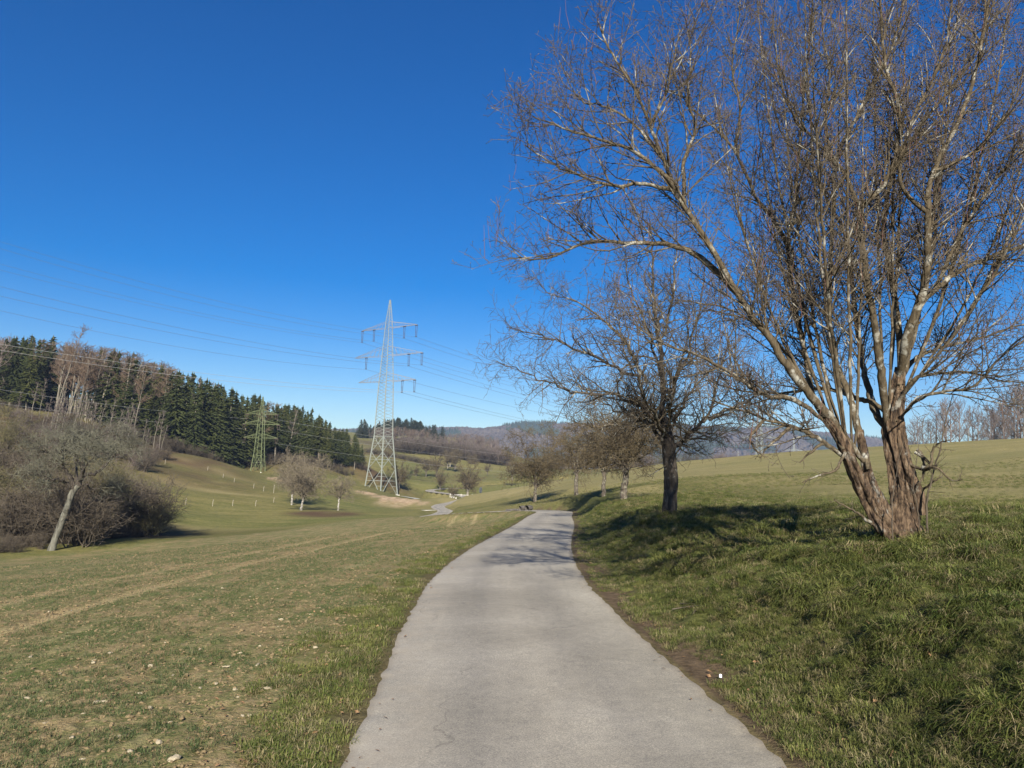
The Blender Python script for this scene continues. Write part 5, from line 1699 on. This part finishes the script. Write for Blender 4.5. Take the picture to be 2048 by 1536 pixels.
# rough rail, bin and blocks at the far bend
b = site(910, 197)
v, q = bars([((-3.0, 0, .9), (5.5, 1.0, .75), .12), ((-3.0, 0, -.1), (-3, 0, 1.0), .14), ((1, .5, -.1), (1, .5, .95), .14), ((5.5, 1, -.1), (5.5, 1, .85), .14)])
b2 = site(925, 212); b2[2] = P(925, 994, 212)[2]
r_ = empty('guard_rail', Vector(b2))
v, q = boxbar((-3.4, 0, .6), (2.6, .8, .5), .16, .08); mk('rail', v, q, None, M_CONC, r_, False)
for xx, yy in ((-3.3, 0), (-.4, .4), (2.5, .8)):
    v, q = boxbar((xx, yy + .12, -.4), (xx, yy + .12, .8), .12); mk('post', v, q, None, M_CONC, r_, False)
tag(r_, 'short white rail at the far bend of the lane under the broad tree', 'guard rail')
for i, dx in enumerate((-.9, -.1, .8)):
    bb = site(908 + dx * 5, 197)
    v, q = boxbar((0, 0, -.2), (.02, .02, .38 + .12 * (i == 1)), .28, .25)
    tag(mk('marker_block', v, q, None, M_CONC, None, False, bb), ['leftmost white block by the little tree at the far bend', 'middle, slightly taller white block at the far bend', 'rightmost white block at the far bend'][i], 'marker block')
# pale slabs lying on the meadow left of the bend
bb = site(857, 152)
v, q = boxbar((-1.2, -.6, .06), (1.1, .9, .10), .7, .12)
tag(mk('stone_slab', v, q, None, M_CONC, None, False, bb), 'long pale slab lying on the grass left of the lane\'s far bend', 'slab')
# fallen trunk and the bend tree's cast shadow, modelled together as dark wood
LOGM = simple('weathered_log', [(.3, (.04, .036, .033)), (.7, (.13, .12, .11))], 6)
for i, (p0, p1, r, lab) in enumerate([((1040, 70.6), (1052, 70.9), .24, 'short grey log lying left of the tree at the lane bend'), ((1053, 70.0), (1062, 70.6), .26, 'thick grey log end against the tree at the lane bend'),
                                      ((1012, 71.5), (1045, 70.8), .10, 'long thin pole shaped after tree shadow and fallen wood by the lane bend')]):
    a = site(*p0); c = site(*p1)
    a[2] += r * .8; c[2] += r * .8
    v, q = tubes([(np.array([a, (a + c) / 2 + np.array([0, 0, .03]), c]), np.array([r, r * .95, r * .85]))], 9, .1)
    tag(mk('log', v, q, None, LOGM), lab, 'log')
# fallen twig on the bank, and a bottle cap by the verge
tw = []
rnd = np.random.default_rng(3)
for a in [[(1345, 1232), (1385, 1228), (1420, 1226), (1450, 1228)], [(1385, 1240), (1400, 1232), (1420, 1226)], [(1360, 1220), (1390, 1228)]]:
    c = np.array([hit(*p) + np.array([0, 0, .07 + .02 * rnd.random()]) for p in a])
    tw.append((catmull(c, 5)[:8] if len(c) > 2 else catmull(c, 7)[:8], np.linspace(.009, .004, 8)))
v, q = tubes(tw, 5)
tag(mk('fallen_branch', v, q, None, M_TWIG), 'thin forked dead branch lying on the grass bank near the lane', 'branch')
c = hit(1441, 1362)
v, q = tubes([(np.array([c + [0, 0, .02], c + [0, 0, .045], c + [0, 0, .05]]), np.array([.013, .013, .002]))], 12)
tag(mk('bottle_cap', v, q, None, simple('white_plastic', [(.3, (.7, .72, .8)), (.7, (.8, .82, .9))], 5, rough=.4)), 'tiny white cap lying in the grass beside the lane edge', 'cap')

# ------------------------------------------------------------------ grass, crop sprouts, clods (scattered)
def grass_mat(name, a, b_, c_):
    m, nt, b = mat(name, .75)
    oi = nd(nt, 'ShaderNodeObjectInfo')
    col = ramp(nt, oi.outputs['Random'], [(0, a), (.5, b_), (1, c_)])
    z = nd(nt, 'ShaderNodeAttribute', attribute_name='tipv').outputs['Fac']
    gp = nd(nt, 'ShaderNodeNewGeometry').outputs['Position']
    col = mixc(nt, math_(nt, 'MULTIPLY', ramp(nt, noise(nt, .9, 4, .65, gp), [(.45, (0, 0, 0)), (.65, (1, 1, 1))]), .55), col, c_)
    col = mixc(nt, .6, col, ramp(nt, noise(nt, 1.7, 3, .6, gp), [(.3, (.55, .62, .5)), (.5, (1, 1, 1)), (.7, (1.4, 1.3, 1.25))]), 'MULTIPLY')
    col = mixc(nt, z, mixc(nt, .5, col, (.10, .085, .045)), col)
    nt.links.new(col, b.inputs['Base Color'])
    tr = nd(nt, 'ShaderNodeBsdfTranslucent'); nt.links.new(col, tr.inputs[0])
    mx = nd(nt, 'ShaderNodeMixShader'); mx.inputs[0].default_value = .25
    nt.links.new(b.outputs[0], mx.inputs[1]); nt.links.new(tr.outputs[0], mx.inputs[2])
    nt.links.new(mx.outputs[0], nt.nodes['Material Output'].inputs['Surface'])
    return m


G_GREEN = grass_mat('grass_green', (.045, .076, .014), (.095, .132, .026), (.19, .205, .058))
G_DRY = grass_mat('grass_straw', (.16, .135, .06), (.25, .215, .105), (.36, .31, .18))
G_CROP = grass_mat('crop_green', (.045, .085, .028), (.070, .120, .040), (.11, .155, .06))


def tuft(seed, n, L, w, spread, lay, m):
    rr = np.random.default_rng(seed)
    V, Q, T, tv = [], [], [], []
    o = 0
    for i in range(n):
        a = rr.random() * 6.283; rad = spread * math.sqrt(rr.random())
        p = np.array([math.cos(a) * rad, math.sin(a) * rad, -.01])
        da = a + rr.normal(0, .8)
        d = np.array([math.cos(da), math.sin(da), 0])
        l = L * (.5 + .7 * rr.random()); ly = lay * (.4 + rr.random())
        s = np.array([-d[1], d[0], 0]) * w * (.7 + .6 * rr.random())
        p1 = p + np.array([0, 0, l * .45]) + d * l * .18 * ly
        p2 = p + np.array([0, 0, l * (.8 - .25 * ly)]) + d * l * .55 * ly
        p3 = p + np.array([0, 0, l * (.95 - .65 * ly)]) + d * l * .95 * ly
        V += [p - s, p + s, p1 - s, p1 + s, p2 - s * .7, p2 + s * .7, p3]
        Q += [(o, o + 1, o + 3, o + 2), (o + 2, o + 3, o + 5, o + 4)]
        T += [(o + 4, o + 5, o + 6)]
        tv += [0, 0, .5, .5, .9, .9, 1]
        o += 7
    ob = mk('tuft', np.array(V), np.array(Q), np.array(T), m, None, True)
    attr(ob.data, 'tipv', tv)
    COL.objects.unlink(ob)
    return ob


def proto_col(name, obs):
    c = bpy.data.collections.new(name)
    for o in obs: c.objects.link(o)
    return c


def scatter(name, pts, rz, sc, pcol, label, tiltx=None):
    me = bpy.data.meshes.new(name)
    me.vertices.add(len(pts)); me.vertices.foreach_set('co', np.asarray(pts, dtype=np.float32).ravel())
    rot = np.zeros((len(pts), 3), dtype=np.float32); rot[:, 2] = rz
    if tiltx is not None: rot[:, 0] = tiltx
    a = me.attributes.new('rot', 'FLOAT_VECTOR', 'POINT'); a.data.foreach_set('vector', rot.ravel())
    attr(me, 'scl', sc)
    o = bpy.data.objects.new(name, me); COL.objects.link(o)
    ng = bpy.data.node_groups.new(name + '_scatter', 'GeometryNodeTree')
    ng.interface.new_socket('Geometry', in_out='INPUT', socket_type='NodeSocketGeometry')
    ng.interface.new_socket('Geometry', in_out='OUTPUT', socket_type='NodeSocketGeometry')
    gi = ng.nodes.new('NodeGroupInput'); go = ng.nodes.new('NodeGroupOutput')
    ip = ng.nodes.new('GeometryNodeInstanceOnPoints'); ci = ng.nodes.new('GeometryNodeCollectionInfo')
    ci.inputs['Collection'].default_value = pcol
    ci.inputs['Separate Children'].default_value = True; ci.inputs['Reset Children'].default_value = True
    ip.inputs['Pick Instance'].default_value = True
    ra = ng.nodes.new('GeometryNodeInputNamedAttribute'); ra.data_type = 'FLOAT_VECTOR'; ra.inputs['Name'].default_value = 'rot'
    sa = ng.nodes.new('GeometryNodeInputNamedAttribute'); sa.data_type = 'FLOAT'; sa.inputs['Name'].default_value = 'scl'
    L = ng.links.new
    L(gi.outputs[0], ip.inputs['Points']); L(ci.outputs[0], ip.inputs['Instance'])
    L(ra.outputs['Attribute'], ip.inputs['Rotation']); L(sa.outputs['Attribute'], ip.inputs['Scale'])
    L(ip.outputs[0], go.inputs[0])
    md = o.modifiers.new('scatter', 'NODES'); md.node_group = ng
    tag(o, label, kind='stuff')
    return o


def sample(n, r0, r1, a0=-37, a1=37, pw=1.0):
    """points denser near the camera: uniform in log distance"""
    r = np.exp(RNG.uniform(math.log(r0), math.log(r1), n))
    a = np.radians(RNG.uniform(a0, a1, n))
    return r * np.sin(a), r * np.cos(a)


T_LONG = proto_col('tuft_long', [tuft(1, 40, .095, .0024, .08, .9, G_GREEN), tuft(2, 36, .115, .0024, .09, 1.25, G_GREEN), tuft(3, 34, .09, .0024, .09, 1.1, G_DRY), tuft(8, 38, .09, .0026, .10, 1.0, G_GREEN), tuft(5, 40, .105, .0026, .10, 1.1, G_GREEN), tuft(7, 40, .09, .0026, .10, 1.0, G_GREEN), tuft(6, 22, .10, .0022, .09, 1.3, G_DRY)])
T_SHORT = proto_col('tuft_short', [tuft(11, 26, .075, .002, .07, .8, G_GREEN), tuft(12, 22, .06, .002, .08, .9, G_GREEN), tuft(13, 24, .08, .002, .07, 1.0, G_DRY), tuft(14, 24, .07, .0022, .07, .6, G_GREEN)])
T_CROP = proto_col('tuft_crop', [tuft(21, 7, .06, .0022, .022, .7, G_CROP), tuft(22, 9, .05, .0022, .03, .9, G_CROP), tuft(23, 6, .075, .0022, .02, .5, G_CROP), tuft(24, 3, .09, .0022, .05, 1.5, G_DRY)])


def do_scatter():
    # bank and right side
    x, y = sample(76000, 3.4, 46, 3, 37)
    s, _ = road_sd(x, y)
    k = (s > 1.72) & (s < 6.5 + 4 * RNG.random(len(s))) & (y < 66)
    k &= (vnoise(x * 1.4, y * 1.4) > .05) | (RNG.random(len(s)) < .4)
    k &= ~((s < 2.3) & (RNG.random(len(s)) < .7))
    x, y, s = x[k], y[k], s[k]
    r = np.hypot(x, y)
    scl = (.55 + .75 * RNG.random(len(x))) * np.interp(s, [1.7, 2.6, 4], [.45, .85, 1.05]) * np.interp(vnoise(x * 3.2, y * 3.2), [.25, .75], [.6, 1.35]) * np.interp(r, [4, 12, 45], [.95, 1.0, 1.1])
    z = ground_h(x, y) + ((vnoise(x * 2.6, y * 2.6) - .5) * .11 + (vnoise(x * 6, y * 6) - .5) * .15) * sstep(60, 15, r) * np.clip(s - HW, 0, 1)
    scatter('bank_grass', np.c_[x, y, z - .01], RNG.uniform(0, 6.28, len(x)), scl, T_LONG, 'long tufted green and straw grass on the bank right of the lane', RNG.normal(0, .2, len(x)))
    # short grass: right of the lane edge, meadow behind the bank
    x, y = sample(42000, 3.4, 90, 0, 37)
    s, _ = road_sd(x, y)
    k = ((s > 1.55) & (s < 2.6) & (vnoise(x * 2, y * 2) > .3)) | (s > 4.5)
    x, y, s = x[k], y[k], s[k]; r = np.hypot(x, y)
    z = ground_h(x, y) + ((vnoise(x * 2.6, y * 2.6) - .5) * .11 + (vnoise(x * 6, y * 6) - .5) * .15) * sstep(60, 15, r) * np.clip(s - HW, 0, 1)
    scatter('meadow_grass', np.c_[x, y, z - .005], RNG.uniform(0, 6.28, len(x)), (.6 + .8 * RNG.random(len(x))) * np.interp(r, [4, 30, 90], [.9, 1.2, 1.7]), T_SHORT, 'short grass of the right-hand meadow and lane edge')
    # left verge
    x, y = sample(46000, 3.6, 75, -34, 8)
    s, _ = road_sd(x, y)
    k = (s < -1.5) & (s > -2.5) & (vnoise(x * 1.6 + 5, y * 1.6) + .25 * (s > -2.1) > .52)
    x, y = x[k], y[k]; r = np.hypot(x, y)
    scatter('verge_grass', np.c_[x, y, ground_h(x, y) - .005], RNG.uniform(0, 6.28, len(x)), (.6 + .9 * RNG.random(len(x))) * np.interp(r, [4, 30, 90], [.9, 1.2, 1.5]), T_SHORT, 'patchy short grass on the left edge of the lane')
    # crop sprouts
    x, y = sample(80000, 3.8, 45, -40, 5)
    s, _ = road_sd(x, y)
    g = vnoise(x * .9, y * .9) * .5 + vnoise(x * 3.5, y * 3.5) * .5
    k = (s < -2.2) & (g > np.interp(-s, [2, 4, 10], [.50, .44, .40])) & (np.abs(np.abs(s) - 9.1) > .25) & (np.abs(np.abs(s) - 6.9) > .25)
    x, y = x[k], y[k]; r = np.hypot(x, y)
    scatter('crop_sprouts', np.c_[x, y, ground_h(x, y)], RNG.uniform(0, 6.28, len(x)), (.45 + .6 * RNG.random(len(x))) * np.interp(r, [4, 20, 45], [.85, 1.1, 1.5]), T_CROP, 'sparse young green sprouts of the sown field')
    # clods and small stones
    cl = []
    for i in range(4):
        o = bpy.data.objects.new('clod', rock(20 + i, 1)); o.data.materials.append(M_CLOD); o.scale = (1, 1, 1); cl.append(o)
    pc = proto_col('clods', cl)
    x, y = sample(46000, 3.8, 50, -40, 5)
    s, _ = road_sd(x, y)
    k = (s < -1.9)
    k &= (RNG.random(len(x)) < .6) | (np.abs(np.abs(s) - 9.1) < .3) | (np.abs(np.abs(s) - 6.9) < .3)
    x, y = x[k], y[k]; r = np.hypot(x, y)
    scatter('clods', np.c_[x, y, ground_h(x, y) + .003], RNG.uniform(0, 6.28, len(x)), .006 + .020 * RNG.random(len(x)) ** 4 + r * .0003, pc, 'crumbly soil clods and chips of limestone on the sown field', RNG.normal(0, .4, len(x)))


do_scatter()

def leaves():
    x, y = sample(9000, 3.4, 40, -20, 30)
    s, zr = road_sd(x, y)
    k = (np.abs(s) > 1.2) & (np.abs(s) < 3.2) & (RNG.random(len(s)) < np.where(np.abs(s) < 1.45, .12, .25))
    x, y, s = x[k], y[k], s[k]
    V, Q = [], []
    z = ground_h(x, y, False) + .02
    for i in range(len(x)):
        a = RNG.random() * 6.28; L = .012 + .016 * RNG.random(); w = L * .6
        d = np.array([math.cos(a), math.sin(a), RNG.normal(0, .3)]); e = np.array([-math.sin(a), math.cos(a), RNG.normal(0, .3)])
        c = np.array([x[i], y[i], z[i]])
        V += [c - d * L, c + e * w + [0, 0, .004], c + d * L, c - e * w + [0, 0, .004]]; Q.append((4 * i, 4 * i + 1, 4 * i + 2, 4 * i + 3))
    m = simple('dead_leaf', [(.35, (.10, .055, .028)), (.65, (.30, .19, .10))], 30)
    tag(mk('leaf_litter', np.array(V), np.array(Q), None, m, None, False), 'brown dead leaves scattered along both edges of the lane', kind='stuff')


leaves()

# ------------------------------------------------------------------ haze
def haze():
    x0, x1, y0, y1, z0, z1 = -3900, 3900, -400, 3700, -30, 215
    V = [(x, y, z) for z in (z0, z1) for x, y in ((x0, y0), (x1, y0), (x1, y1), (x0, y1))]
    Q = [(3, 2, 1, 0), (4, 5, 6, 7), (0, 1, 5, 4), (1, 2, 6, 5), (2, 3, 7, 6), (3, 0, 4, 7)]
    m = bpy.data.materials.new('haze'); m.use_nodes = True
    nt = m.node_tree; nt.nodes.clear()
    v = nt.nodes.new('ShaderNodeVolumePrincipled')
    v.inputs['Color'].default_value = (.46, .64, 1.0, 1)
    v.inputs['Density'].default_value = .00013
    v.inputs['Anisotropy'].default_value = 0
    o = nt.nodes.new('ShaderNodeOutputMaterial')
    nt.links.new(v.outputs[0], o.inputs['Volume'])
    tag(mk('haze', V, Q, None, m, None, False), 'thin blue air over the valley', kind='stuff')


HAZE = True
if HAZE: haze()
